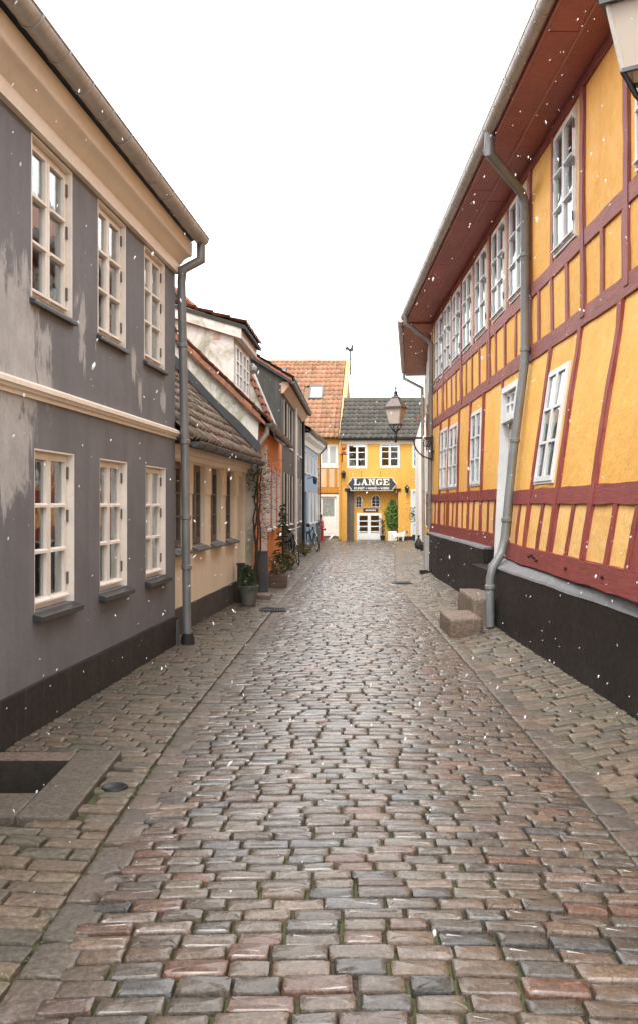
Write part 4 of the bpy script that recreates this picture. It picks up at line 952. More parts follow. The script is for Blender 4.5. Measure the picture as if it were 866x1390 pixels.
LET = {  # slab-serif capitals, unit box: lists of convex polygons
 'L': [[(.12, 0), (.38, 0), (.38, 1), (.12, 1)], [(0, 0), (.95, 0), (.95, .16), (0, .16)], [(0, .86), (.5, .86), (.5, 1), (0, 1)], [(.78, .16), (.95, .16), (.95, .42), (.85, .42)]],
 'A': [[(.08, .0), (.24, 0), (.56, 1), (.40, 1)], [(.62, 0), (.92, 0), (.60, 1), (.36, 1)], [(.24, .28), (.74, .28), (.74, .42), (.24, .42)], [(0, 0), (.36, 0), (.36, .14), (0, .14)], [(.56, 0), (1, 0), (1, .14), (.56, .14)]],
 'N': [[(.12, 0), (.28, 0), (.28, 1), (.12, 1)], [(.74, 0), (.9, 0), (.9, 1), (.74, 1)], [(.12, 1), (.40, 1), (.9, 0), (.66, 0)], [(0, 0), (.42, 0), (.42, .14), (0, .14)], [(.58, .86), (1, .86), (1, 1), (.58, 1)], [(0, .86), (.3, .86), (.3, 1), (0, 1)]],
 'G': [[(.05, .25), (.32, .25), (.32, .75), (.05, .75)], [(.05, .75), (.32, .72), (.5, .86), (.42, 1), (.2, .94)], [(.42, 1), (.5, .86), (.74, .86), (.78, 1)], [(.72, .95), (.76, .66), (.92, .66), (.92, 1)], [(.05, .25), (.2, .06), (.42, 0), (.5, .14), (.32, .28)], [(.42, 0), (.5, .14), (.7, .14), (.82, .03)], [(.66, .05), (.92, .08), (.92, .44), (.66, .44)], [(.54, .36), (1, .36), (1, .48), (.54, .48)]],
 'E': [[(.12, 0), (.38, 0), (.38, 1), (.12, 1)], [(0, 0), (.95, 0), (.95, .15), (0, .15)], [(0, .86), (.92, .86), (.92, 1), (0, 1)], [(.38, .44), (.68, .44), (.68, .57), (.38, .57)], [(.80, .15), (.95, .15), (.95, .38), (.86, .38)], [(.78, .64), (.92, .64), (.92, .86), (.78, .86)], [(.6, .36), (.68, .36), (.68, .64), (.6, .64)]]}
lx = U2(479.5); lw2 = (U2(529) - lx) / 5; lb, lh = Z2(658.6), Z2(650.0) - Z2(658.6)
for i, ch in enumerate('LANGE'):
    b_ = MB()
    for j, pl in enumerate(LET[ch]):
        pts = [(lx + (i + x * .93) * lw2, lb + z * lh) for x, z in pl]; n = len(pts); d1 = .112 + j * .0006
        b_.add([m2(x, z, .099) for x, z in pts] + [m2(x, z, d1) for x, z in pts], [tuple(range(n)), tuple(range(n, 2 * n))] + [(k, (k + 1) % n, n + (k + 1) % n, n + k) for k in range(n)])
    b_.build('letter', 'sign_cream', sg)
def text_part(txt, size, loc, root, mt, width=None):
    cu = bpy.data.curves.new('lettering', 'FONT'); cu.body = txt; cu.size = size; cu.align_x = 'CENTER'; cu.extrude = .004; cu.offset = size * .03
    to = bpy.data.objects.new('tmp', cu); col.objects.link(to); bpy.context.view_layer.update()
    me = bpy.data.meshes.new_from_object(to.evaluated_get(bpy.context.evaluated_depsgraph_get())); bpy.data.objects.remove(to)
    o = bpy.data.objects.new('lettering', me); me.materials.clear(); me.materials.append(MATS[mt]); col.objects.link(o); o.parent = root
    xs_ = [v.co.x for v in me.vertices]; sx = width / (max(xs_) - min(xs_)) if width else 1
    o.rotation_euler = (R(90), 0, 0); o.location = Vector(loc) - off(root); o.scale = (sx, 1, 1)
text_part('KUNST \u2022 HAND \u2022 V\u00c6RK', .155, m2(U2(504), Z2(664.3), .104), sg, 'sign_cream', U2(528) - U2(480))
MB().tube([m2(U2(490), Zt + .32, .03), m2(U2(490), Zt, .08)], .008, 5).tube([m2(U2(516), Zt + .32, .03), m2(U2(516), Zt, .08)], .008, 5).build('chain', 'iron', sg)
# small blue plate over the inner door
sp = thing('door_plate', 'small blue enamel plate above the glazed shop doors', 'sign', mi(U3(503), Z3(692.5), .02))
MB().box(mi, U3(492.5), U3(513), Z3(695), Z3(690), .002, .03).build('plate', 'sign_blue', sp)
b_ = MB()
for i in range(7): b_.box(mi, U3(496 + i * 2), U3(497.4 + i * 2), Z3(693.5), Z3(691.6), .03, .036)
b_.build('lettering', 'sign_cream', sp)
# iron hanging sign on the left of the shop, wall lantern on the right
hg = thing('hanging_iron_sign', 'small wrought iron hanging sign left of the shop windows', 'sign', m2(U2(464), Z2(618), 0))
MB().tube([m2(U2(464), Z2(617.5), 0), m2(U2(464), Z2(617.5), .9)], .022, 6).tube([m2(U2(460), Z2(617.5), .5), m2(U2(471), Z2(617.5), .5)], .02, 6).tube([m2(U2(464), Z2(627), 0), m2(U2(464), Z2(618), .6)], .018, 6).build('bracket', 'iron', hg)
MB().box(m2, U2(463), U2(468.5), Z2(617), Z2(613.5), .48, .52).build('board', 'timber_bright', hg); MB().lathe(m2(U2(465.7), Z2(612.5), .5), [(.01, 0), (.09, .06), (.10, .14), (.03, .24)], 8).build('figure', 'timber_bright', hg, True)
def wall_lantern(px, py, label):
    t_ = thing('wall_lantern', label, 'lantern', m2(U2(px), Z2(py), .15)); c = m2(U2(px), Z2(py), .15)
    MB().lathe(c, [(.05, -.16), (.10, .08), (.13, .10), (.03, .2)], 6).build('housing', 'iron', t_); MB().tube([c + Vector((0, .15, .22)), c + Vector((0, 0, .24)), c + Vector((0, 0, .18))], .016, 6).build('bracket', 'iron', t_)
wall_lantern(551.5, 665, 'small black wall lantern right of the shop sign')
wall_lantern(466, 645, 'small black lantern left of the shop sign')

# ================================================================== RIGHT: half-timbered house
LEAN = [(4, .185), (7.2, .17), (8.5, .16), (11.1, .14), (12.6, .10), (14.2, .04), (16, .028), (23, .02)]
def xs_(Y, z):
    x = 2.8
    if z < 3.5: x -= lerp(LEAN, Y) * (3.5 - z)
    return x + .012 * mnoise.noise(Vector((Y * .7, z * .9, 5)))
def mR(u, z, d): return Vector((xs_(u, z) - d, u, z))
half = thing('half_timbered_house', 'long yellow half-timbered house with dark red timbers and black plinth', 'house', (2.8, 12, 0))
Y0, Y1 = 2.0, 22.9
zM0, zM1, zS0, zS1 = 1.71, 1.885, .985, 1.19      # rail under the windows, sill beam
zB0, zB1, zC0, zC1, zT = 3.60, 3.79, 4.43, 4.60, 6.24
DOOR = (12.86, 13.92)
def dz(Y): return .06 if Y > 13.5 else 0          # the far part sits a little higher
def bm(u0, u1, z0, z1, mt='timber', name='beam', nu=None, d1=.012):
    MB().box(mR, u0, u1, z0, z1, -.16, d1, nu or max(2, int((u1 - u0) / .3)), .008).build(name, mt + '_beam', half)
def post(u, z0, z1, wd=.11, mt='timber', d1=.010):
    MB().box(mR, u - wd / 2, u + wd / 2, z0, z1, -.16, d1 + random.uniform(-.003, .003), max(3, int((z1 - z0) / .22)), .009, 'z').build('post', mt, half)
def panel(u0, u1, z0, z1, mt='ochre'):
    """plaster infill: slightly cushioned, uneven edges"""
    if u1 - u0 < .03: return
    nu, nz = max(2, int((u1 - u0) / .22)), max(2, int((z1 - z0) / .3)); vs = []; fs = []
    for j in range(nz + 1):
        for i in range(nu + 1):
            e = -.012 if i in (0, nu) or j in (0, nz) else .003 + .004 * mnoise.noise(Vector((u0 + i * .3, z0 + j * .3, 1)))
            vs.append(mR(u0 + (u1 - u0) * i / nu, z0 + (z1 - z0) * j / nz, e))
    for j in range(nz):
        for i in range(nu): a = j * (nu + 1) + i; fs.append((a, a + 1, a + nu + 2, a + nu + 1))
    k = len(vs); vs += [mR(u0, z0, -.15), mR(u1, z0, -.15), mR(u1, z1, -.15), mR(u0, z1, -.15)]
    c = [0, nu, (nz + 1) * (nu + 1) - 1, nz * (nu + 1)]
    fs += [(k, k + 1, k + 2, k + 3), tuple([*range(0, nu + 1)] + [k + 1, k]), tuple([*range(c[3], c[2] + 1)] + [k + 2, k + 3]), tuple([i * (nu + 1) for i in range(nz + 1)] + [k + 3, k]), tuple([i * (nu + 1) + nu for i in range(nz + 1)] + [k + 2, k + 1])]
    MB().add(vs, fs).build('infill_panel', mt, half, True)
def band(z0, z1, posts, wd, holes=(), mt='ochre', pmt='timber', zoff=None):
    """posts and the panels between them; holes = windows (u0,u1,z0,z1)"""
    ps_ = sorted(posts)
    for u in ps_: post(u, z0, z1, wd, pmt)
    for a, b2 in zip(ps_[:-1], ps_[1:]):
        u0, u1 = a + wd / 2, b2 - wd / 2
        hs_ = [h for h in holes if h[0] > a - .1 and h[1] < b2 + .1]
        if not hs_: panel(u0, u1, z0, z1, mt); continue
        h = hs_[0]
        if h[0] - u0 > .03: panel(u0, h[0], z0, z1, mt)
        if u1 - h[1] > .03: panel(h[1], u1, z0, z1, mt)
        if z1 - h[3] > .04: panel(h[0], h[1], h[3], z1, mt)
        if h[2] - z0 > .04: panel(h[0], h[1], z0, h[2], mt)
# beams
bm(Y0, 22.9, zB0, zB1); bm(Y0, 22.9, zC0, zC1); bm(Y0, 22.9, 6.12, zT)
for (a, b2, o_) in ((Y0, 12.78, 0), (14.0, 22.9, .06)):
    bm(a, b2, zM0 + o_, zM1 + o_, 'timber_bright'); bm(a, b2, zS0 + o_, zS1 + o_, 'timber_bright', d1=.03)
# upper storey
upw = [(2.2, 3.25), (4.7, 5.7), (7.1, 8.12), (10.02, 10.95), (12.42, 13.5), (13.84, 14.88), (15.36, 16.48), (16.88, 17.9), (18.22, 19.3), (19.6, 20.62), (20.86, 22.1)]
upw4 = [(a, b2, 4.63, 6.06) for a, b2 in upw]
band(zC1, 6.12, [Y0 + .06, 3.4, 4.55, 5.85, 7.0, 8.36, 9.76, 11.06, 12.22, 13.67, 15.12, 16.68, 18.06, 19.45, 20.74, 22.4, 22.84], .12, upw4)
for a, b2, z0, z1 in upw4:
    window(half, mR, a, b2, z0, z1, -.012, 'grey_white_paint', fw=.045, st=.042, mun=.03, hinges=(1, -1) if a > 8 else None, drip=True, depth=.08)
    MB().box(mR, a + .04, b2 - .04, z0 + .05, z0 + .98, -.072, -.068).build('blind', 'blind', half)
band(zB1, zC0, [Y0 + .06, 2.9, 3.6, 4.3, 5.0, 5.7, 6.4, 7.1, 7.78, 8.44, 9.1, 9.78, 10.42, 11.1, 11.76, 12.4, 13.12, 13.86, 14.62, 15.36, 16.1, 16.86, 17.56, 18.26, 18.92, 19.55, 20.28, 21.0, 21.84, 22.84], .10)
# ground floor
low = [(4.5, 5.45, 1.96, 3.3), (10.14, 11.04, 1.94, 3.29)]
band(zM1, zB0, [Y0 + .06, 3.1, 4.4, 5.6, 7.0, 8.5, 9.86, 11.14, 12.62, 12.78], .105, low, 'ochre')
low2 = [(15.78, 16.86, 2.03, 3.37), (18.46, 19.72, 2.03, 3.37), (19.9, 21.14, 2.03, 3.4)]
band(zM1 + .06, zB0, [14.04, 15.62, 17.0, 18.38, 19.81, 21.22, 22.84], .10, low2, 'ochre')
for a, b2, z0, z1 in low + low2:
    window(half, mR, a, b2, z0, z1, -.012, 'grey_white_paint', fw=.045, st=.042, mun=.03, drip=False, depth=.08, curtain=((.06, .25), (.78, .95)))
band(zS1, zM0, [Y0 + .06, 2.7, 3.3, 3.95, 4.6, 5.25, 5.9, 6.55, 7.19, 7.78, 8.5, 9.13, 9.78, 10.45, 11.14, 11.82, 12.5, 12.74], .10, (), 'ochre_pale', 'timber_bright')
band(zS1 + .06, zM0 + .06, [14.04, 14.3, 14.9, 15.65, 16.4, 17.0, 17.75, 18.38, 19.0, 19.62, 20.3, 21.1, 21.9, 22.84], .085, (), 'ochre_pale', 'timber_bright')
for u in (3.1, 4.4, 5.6, 7.0, 8.5, 9.86, 11.14): post(u, zS1 + .004, zB0 - .004, .112, 'timber_bright', .024)
for u in (15.62, 17.0, 18.38, 19.81, 21.22): post(u, zS1 + .064, zB0 - .004, .104, 'timber_bright', .024)
for u in (3.4, 5.85, 8.36, 9.76, 12.22, 15.12, 18.06, 20.74): post(u, zB1 - .1, 6.116, .125, 'timber', .024)
# pegs and iron bolts in the sill beam
for u, z in [(7.7, 1.09), (8.9, 1.08), (10.35, 1.1), (10.5, 1.12), (10.62, 1.1), (10.2, 1.08)]:
    c = mR(u, z, .03); MB().tube([c, c + Vector((-.02, 0, 0))], .018, 6).build('bolt', 'iron', half)
# plinth: black rendered base with a grey mortar ledge
def plinth(tab, a, b2, top, ztop):
    n = int((b2 - a) / .4) + 1; P1 = MB(); L1 = MB(); pts = []; lp = []
    for i in range(n + 1):
        Y = a + (b2 - a) * i / n; x = lerp(tab, Y) + .008 * mnoise.noise(Vector((Y * 1.2, 2, 2)))
        w_ = .012 * mnoise.noise(Vector((Y * 1.1, 4, 1)))
        pts += [(x - .012, Y, -.1), (x, Y, .3), (x + .006, Y, top + w_), (x + .35, Y, top + w_), (x + .35, Y, -.1)]
        xb_ = xs_(Y, ztop) + .02
        lp += [(x + .0, Y, top + w_ + .003), (x + .012, Y, top + w_ + .028), (xb_, Y, ztop + w_ * .5), (xb_, Y, top + w_ + .003)]
    P1.add(pts, [(i * 5 + q, i * 5 + (q + 1) % 5, i * 5 + 5 + (q + 1) % 5, i * 5 + 5 + q) for i in range(n) for q in range(5)] + [(0, 1, 2, 3, 4), tuple(n * 5 + q for q in range(5))])
    L1.add(lp, [(i * 4 + q, i * 4 + (q + 1) % 4, i * 4 + 4 + (q + 1) % 4, i * 4 + 4 + q) for i in range(n) for q in range(4)] + [(0, 1, 2, 3), tuple(n * 4 + q for q in range(4))])
    P1.build('plinth', 'right_plinth', half); L1.build('plinth_ledge', 'mortar_ledge', half)
plinth([(2, 2.37), (7.2, 2.36), (11, 2.31), (12.7, 2.33)], Y0, 12.7, .86, .985)
plinth([(14.3, 2.54), (16.7, 2.57), (20.2, 2.56), (22.9, 2.66)], 14.3, 22.9, 1.0, 1.05)
# street door in its recess
u0, u1 = DOOR; zd0, zd1 = .80, 3.46
fr = MB()
for a, b2 in ((u0 - .06, u0 + .04), (u1 - .04, u1 + .05)): fr.box(mR, a, b2, zd0, zd1, -.2, .03)
fr.box(mR, u0 + .04, u1 - .04, zd1 - .09, zd1, -.2, .03); fr.box(mR, u0 + .04, u1 - .04, 2.92, 3.0, -.2, .02)
DFR = fr.build('door_frame', 'grey_white_paint', half)
window(half, mR, u0 + .042, u1 - .042, 3.002, zd1 - .092, .04, 'grey_white_paint', cols=3, rows=2, fw=.03, st=.03, mun=.03, name='transom_window')
dl3 = MB().box(mR, u0 + .042, u1 - .042, zd0 + .02, 2.918, -.16, -.10); DL = dl3.build('door', 'door_cream', half)
for (za, zb_) in ((.95, 1.5), (1.6, 2.1), (2.2, 2.8)):
    for (a, b2) in ((u0 + .12, u0 + .50), (u0 + .56, u1 - .12)): MB().box(mR, a, b2, za, zb_, -.10, -.085).build('door_panel', 'door_cream', DL, bevel=.006)
MB().xbox(2.36, 2.9, 12.7, 14.3, -.1, .78).build('door_base', 'right_plinth', half)
MB().box(mR, DOOR[0] - .1, DOOR[1] + .1, zd1 + .002, zB0 - .002, -.15, -.01).build('infill_panel', 'ochre', half)
# eaves: flat boarded soffit in two runs, fascia, gutter
for (xa, xb) in ((2.205, 2.50), (2.512, 2.825)):
    y = Y0
    while y < 22.95:
        L = random.uniform(1.9, 2.5); ye = min(23.0, y + L)
        MB().xbox(xa, xb, y, ye - .008, 6.245 + random.uniform(0, .006), 6.275).build('soffit_board', 'soffit', half); y = ye
MB().xbox(2.495, 2.515, Y0, 23.0, 6.236, 6.246).build('soffit_batten', 'soffit_line', half)
MB().xbox(2.17, 2.203, Y0, 23.0, 6.24, 6.42).build('fascia', 'soffit', half)
gutter(half, (2.10, Y0, 6.36), (2.10, 22.85, 6.36), .085, 'zinc', 30)
b_ = MB(); b_.add([(2.08, Y0, 6.43), (2.08, 23, 6.43), (5.6, 23, 9.4), (5.6, Y0, 9.4), (9, 23, 6.3), (9, Y0, 6.3)], [(0, 1, 2, 3), (3, 2, 4, 5), (0, 3, 5), (1, 2, 4), (0, 1, 4, 5)]); b_.build('roof', 'tile_red', half)
hull = MB(); hull.xbox(2.96, 9, Y0, Y0 + .15, 0, 6.2); hull.xbox(8.85, 9, Y0, 31, 0, 6.2); hull.xbox(2.97, 9, Y0 + .2, 22.8, 3.62, 3.7); hull.xbox(3.05, 9, 22.75, 22.88, 0, 6.2); hull.build('other_walls', 'ochre', half)
# downpipes
def rp(u, z, d): p = mR(u, z, d); return (p.x, p.y, p.z)
pipe(half, [(2.10, 11.35, 6.33), (2.10, 11.38, 6.05), (2.66, 12.1, 5.80), rp(12.15, 5.68, .085), rp(12.15, 3.6, .085), rp(12.15, 2.3, .11), rp(12.15, 1.25, .10), (2.40, 12.12, 1.06), (2.27, 12.05, .88), (2.235, 12.05, .72), (2.235, 12.05, .10)], .058, 'pipe_blue', [rp(12.15, 5.0, .085), rp(12.15, 3.75, .085), rp(12.15, 2.55, .105), rp(12.15, 1.5, .105), (2.235, 12.05, .62)])
pipe(half, [(2.10, 22.3, 6.32), (2.10, 22.32, 6.1), (2.62, 22.4, 5.72), rp(22.42, 5.6, .07), rp(22.42, 1.1, .07)], .052, 'pipe_blue', [rp(22.42, 4.6, .07), rp(22.42, 3.0, .07), rp(22.42, 1.6, .07)])
MB().xbox(2.53, 2.66, 22.1, 22.35, .0, .95).build('pipe_base', 'zinc', half); MB().xbox(2.36, 2.62, 21.6, 21.75, .08, .16).build('boot_scraper', 'iron', half)

# stone steps before the door
steps = thing('stone_steps', 'two rough granite doorstep blocks with mossy sides', 'steps', (2.1, 12.5, 0))
def rough_block(x0, x1, y0, y1, z0, z1, name):
    mb = MB(); n = 5; vs = []; ix = {}
    bmq = bmesh.new(); bmesh.ops.create_cube(bmq, size=1)
    bmesh.ops.subdivide_edges(bmq, edges=bmq.edges[:], cuts=9, use_grid_fill=True)
    for v in bmq.verts:
        p = v.co.copy(); rr = max(abs(p.x), abs(p.y), abs(p.z)); q = Vector((p.x, p.y, p.z)); l = q.length
        q = q * (1 - .025 * max(0, (l - .7) / .16))
        w_ = Vector((x0 + (q.x + .5) * (x1 - x0), y0 + (q.y + .5) * (y1 - y0), z0 + (q.z + .5) * (z1 - z0)))
        v.co = w_ + (mnoise.noise_vector(w_ * 3.1) * .02 + mnoise.noise_vector(w_ * 11) * .008) - off(steps)
    me = bpy.data.meshes.new(name); bmq.to_mesh(me); bmq.free()
    for p in me.polygons: p.use_smooth = True
    me.materials.append(MATS['step_stone']); o = bpy.data.objects.new(name, me); col.objects.link(o); o.parent = steps
rough_block(1.66, 2.08, 11.75, 12.75, -.05, .25, 'lower_step'); rough_block(2.05, 2.52, 12.2, 13.6, -.05, .46, 'upper_step')

# ================================================================== RIGHT: second half-timbered section that turns away
mS = frame((2.82, 23.02), (.90, 9.0))(-1)
sec = thing('angled_half_timbered_house', 'yellow half-timbered house turning away behind the corner downpipe', 'house', mS(4, 0, 0))
MB().box(mS, 0, 9.1, 1.0, 6.2, -.3, -.01).build('wall', 'ochre', sec)
for z0, z1 in ((1.0, 1.22), (1.75, 1.95), (3.6, 3.8), (4.43, 4.6)): MB().box(mS, 0, 9.1, z0, z1, -.02, .02).build('beam', 'timber_beam', sec)
for u in (.1, 1.5, 2.9, 4.3, 5.7, 7.1, 8.5, 9.0): MB().box(mS, u - .06, u + .06, 1.22, 6.15, -.02, .012).build('post', 'timber', sec)
for u in (1.75, 4.5, 7.3):
    window(sec, mS, u, u + 1.05, 4.7, 6.0, -.05, 'white_paint', depth=.05); window(sec, mS, u, u + 1.05, 2.05, 3.35, -.05, 'white_paint', depth=.05)
MB().box(mS, -.2, 9.1, -.1, 1.0, -.3, .06).build('plinth', 'ochre', sec)
b_ = MB(); b_.box(mS, -.1, 9.15, 6.2, 6.24, -.02, .72); b_.build('soffit_board', 'soffit', sec); MB().box(mS, -.1, 9.15, 6.24, 6.4, .69, .72).build('fascia', 'soffit', sec)
gutter(sec, mS(.0, 6.36, .78), mS(9.15, 6.36, .78), .085, 'zinc', 8)
pipe(sec, [mS(9.0, 6.3, .78), mS(9.0, 6.1, .78), mS(8.95, 5.75, .14), mS(8.95, .4, .10)], .055, 'zinc', [mS(8.95, 4.6, .1), mS(8.95, 2.2, .1)]); MB().lathe(mS(8.95, .05, .1), [(.12, 0), (.1, .25), (.06, .35)], 8).build('pipe_shoe', 'iron', sec)
b_ = MB(); q = [mS(-.05, 6.43, .75), mS(9.15, 6.43, .75), mS(9.15, 9.4, -2.8), mS(-.05, 9.4, -2.8), mS(9.15, 6.3, -6), mS(-.05, 6.3, -6)]; b_.add(q, [(0, 1, 2, 3), (3, 2, 4, 5), (0, 3, 5), (1, 2, 4), (0, 1, 4, 5)]); b_.build('roof', 'tile_red', sec)
MB().box(mS, 8.95, 9.1, 0, 6.2, -5.9, -.31).build('end_wall', 'ochre', sec)

# white gable house between the angled house and the shop
wg = thing('white_gable_house', 'narrow white gable with red tile coping at the far right corner', 'house', (4.2, 38, 0))
gx = 3.82; pts = [(gx, 0), (gx, 4.6), (gx + .10, 4.95), (gx + 2.2, 6.9), (gx + 4.4, 4.6), (gx + 4.4, 0)]
b_ = MB(); n = len(pts); b_.add([(x, 35.5, z) for x, z in pts] + [(x + .5, 41.5, z) for x, z in pts], [tuple(range(n)), tuple(range(n, 2 * n))] + [(i, (i + 1) % n, n + (i + 1) % n, n + i) for i in range(n)]); b_.build('wall', 'white_wall', wg)
for i in range(7):
    q0 = Vector((gx - .06 + i * .30, 35.4, 4.98 + i * .29)); b_ = MB(); b_.add([q0, q0 + Vector((.34, 0, .33)), q0 + Vector((.30, 0, .40)), q0 + Vector((-.05, 0, .07))] + [p + Vector((0, .35, 0)) for p in (q0, q0 + Vector((.34, 0, .33)), q0 + Vector((.30, 0, .40)), q0 + Vector((-.05, 0, .07)))], [(0, 1, 2, 3), (4, 5, 6, 7), (0, 1, 5, 4), (1, 2, 6, 5), (2, 3, 7, 6), (3, 0, 4, 7)]); b_.build('coping_tile', 'tile_red', wg)

# ================================================================== lamps
def lamp(c, wallx, label, rot):
    """c = centre of the lantern's foot; arm runs to the wall at x = wallx"""
    c = Vector(c); L = thing('street_lamp', label, 'street lamp', (wallx, c.y, c.z - .3), 0, 'bracket lamps on the half-timbered house')
    az = c.z - .30
    MB().box(lambda u, z, d: (u, c.y + d, z), c.x - .02, wallx, az - .022, az + .022, -.022, .022).build('arm', 'iron', L)
    MB().box(lambda u, z, d: (u, c.y + d, z), wallx - .05, wallx + .0, az - .55, az + .06, -.035, .035).build('wall_plate', 'iron', L)
    pts = [(wallx - .03, c.y, az - .50)] + [(wallx - .03 - .44 * math.sin(R(a)), c.y, az - .5 + .46 * (1 - math.cos(R(a)))) for a in range(15, 91, 15)]
    MB().tube(pts, .016, 6).build('brace', 'iron', L)
    b_ = MB(); b_.ring((wallx - .15, c.y, az - .12), .085, .013, (0, 1, 0), 20, 6); b_.ring((wallx - .15, c.y, az - .12), .045, .011, (0, 1, 0), 16, 6); b_.build('scroll', 'iron', L, True)
    MB().lathe((c.x, c.y, az - .12), [(.01, 0), (.03, .05), (.025, .12), (.05, .15), (.03, .2), (.025, .25), (.06, .28)], 10).build('stem', 'iron', L, True)
    b_ = MB()
    n = 4; bot, top, zb_, zt_ = .165, .265, c.z + .03, c.z + .42
    def cn(k, r, z): a = rot + k * math.pi / 2; return Vector((c.x + r * math.cos(a), c.y + r * math.sin(a), z))
    for k in range(n): b_.tube([Vector((c.x, c.y, az + .12)), (Vector((c.x, c.y, az + .12)) + cn(k, bot, zb_)) / 2 + Vector((0, 0, -.03)), cn(k, bot, zb_)], .013, 6)
    b_.build('cradle', 'iron', L, True)
    b_ = MB()
    for k in range(n): b_.tube([cn(k, bot + .004, zb_), cn(k + 1, bot + .004, zb_)], .017, 4)
    b_.build('base_ring', 'lamp_frame', L)
    b_ = MB()
    for k in range(n): b_.tube([cn(k, bot, zb_), cn(k, top, zt_)], .015, 4)
    b_.build('lantern_frame', 'lamp_frame_light', L)
    for k in range(n):
        q = [cn(k, bot, zb_ + .01), cn(k + 1, bot, zb_ + .01), cn(k + 1, top, zt_), cn(k, top, zt_)]; ce = sum((x for x in q), Vector()) / 4; inn = (Vector((c.x, c.y, ce.z)) - ce).normalized() * .006
        q = [ce + (x - ce) * .97 for x in q]; b_ = MB(); b_.add(q + [x + inn for x in q], [(0, 1, 2, 3), (4, 5, 6, 7), (0, 1, 5, 4), (1, 2, 6, 5), (2, 3, 7, 6), (3, 0, 4, 7)]); b_.build('lantern_pane', 'lantern_glass', L)
    b_ = MB(); b_.lathe((c.x, c.y, 0), [(top + .055, zt_ - .005), (top + .055, zt_ + .03), (top + .02, zt_ + .04), (.12, zt_ + .24), (.13, zt_ + .26), (.07, zt_ + .30)], 4, rot); b_.build('lantern_roof', 'copper_lamp' if c.y > 10 else 'lamp_frame', L)
    b_ = MB(); b_.lathe((c.x, c.y, zt_ + .30), [(.07, 0), (.04, .05), (.055, .08), (.03, .11), (.012, .16), (.03, .19), (.012, .23), (.003, .28)], 8); b_.build('finial', 'iron', L, True)
lamp((1.855, 22.35, 3.62), 2.76, 'old lantern on iron bracket at the far corner of the yellow house', R(20))
lamp((1.98, 5.55, 4.27), 2.79, 'near lantern on iron bracket at the upper right picture edge', R(12))

# ================================================================== street things, left side
def bicycle(loc, rotz, label, lean=.0):
    B = thing('bicycle', label, 'bicycle', loc, rotz or .001, 'parked bicycles'); B.rotation_euler = (lean, 0, rotz)
    k = dict(world=False); r = .335
    for x in (-.52, .55):
        wb = MB().ring((x, 0, r), r - .02, .018, (0, 1, 0), 32, 6).build('wheel', 'rubber', B, True, **k)
        MB().ring((x, 0, r), r - .045, .012, (0, 1, 0), 32, 6).build('rim', 'chrome', wb, True, **k)
        s_ = MB()
        for i in range(14): a = i * math.pi / 7; s_.tube([(x, .012 * (-1) ** i, r), (x + (r - .05) * math.cos(a), 0, r + (r - .05) * math.sin(a))], .0022, 4)
        s_.tube([(x, -.05, r), (x, .05, r)], .018, 8); s_.build('spokes', 'chrome', wb, **k)
        MB().tube([(x + (r + .02) * math.cos(R(a)), 0, r + (r + .02) * math.sin(R(a))) for a in range(20 if x < 0 else 40, 176, 12)], .02, 6).build('mudguard', 'bike_paint' if x < 0 else 'zinc', B, True, **k)
    fb = MB(); bb, st_, hd, hl = (-.08, 0, .29), (-.22, 0, .80), (.36, 0, .86), (.39, 0, .70)
    for a, b2 in ((bb, st_), (bb, hl), ((-.17, 0, .66), hd), (bb, (-.52, 0, r)), (st_, (-.52, 0, r)), (hd, hl)): fb.tube([a, b2], .016, 8)
    fb.tube([hl, (.46, 0, .5), (.55, 0, r)], .014, 8); fb.build('frame', 'bike_paint', B, True, **k)
    MB().tube([(.36, 0, .86), (.34, 0, 1.0)], .013, 8).tube([(.18, .28, 1.02), (.30, .24, 1.04), (.36, .08, 1.0), (.36, -.08, 1.0), (.30, -.24, 1.04), (.18, -.28, 1.02)], .013, 8).build('handlebar', 'chrome', B, True, **k)
    for s_ in (-1, 1): MB().tube([(.22, .27 * s_, 1.025), (.10, .285 * s_, 1.01)], .018, 8).build('grip', 'rubber', B, True, **k)
    MB().tube([st_, (-.24, 0, .9)], .012, 8).build('seat_post', 'chrome', B, **k)
    MB().tube([(-.38, 0, .93), (-.30, 0, .945), (-.16, 0, .935), (-.08, 0, .93)], [.06, .08, .04, .018], 10).build('saddle', 'saddle', B, True, **k)
    MB().ring((-.08, -.05, .29), .085, .01, (0, 1, 0), 20, 5).tube([(-.08, -.07, .29), (-.02, -.07, .14)], .01, 6).tube([(-.08, .07, .29), (-.14, .07, .44)], .01, 6).build('crank', 'chrome', B, True, **k)
    for s_, p in ((-1, (-.02, -.12, .14)), (1, (-.14, .12, .44))): MB().xbox(p[0] - .04, p[0] + .04, p[1] - .045, p[1] + .045, p[2] - .01, p[2] + .01).build('pedal', 'rubber', B, **k)
    rk = MB(); rk.tube([(-.22, .05, .72), (-.72, .06, .72)], .008, 6); rk.tube([(-.22, -.05, .72), (-.72, -.06, .72)], .008, 6); rk.tube([(-.70, .06, .72), (-.52, .03, r)], .007, 6); rk.tube([(-.70, -.06, .72), (-.52, -.03, r)], .007, 6); rk.build('rack', 'iron', B, **k)
    MB().lathe((.44, 0, .88), [(.01, -.05), (.05, -.03), (.055, .03), (.02, .05)], 10).build('headlight', 'chrome', B, True, **k)
    return B
p = ground_pt(424, 748); bicycle((-.18, 33.4, zp(-.2, 33.4)), R(-76), 'dark bicycle leaning by the blue house near the red hydrant', R(8))
bicycle((-.66, 26.2, zp(-.6, 26.2)), R(-80), 'bicycle half hidden behind plants beside the dark house', R(8))
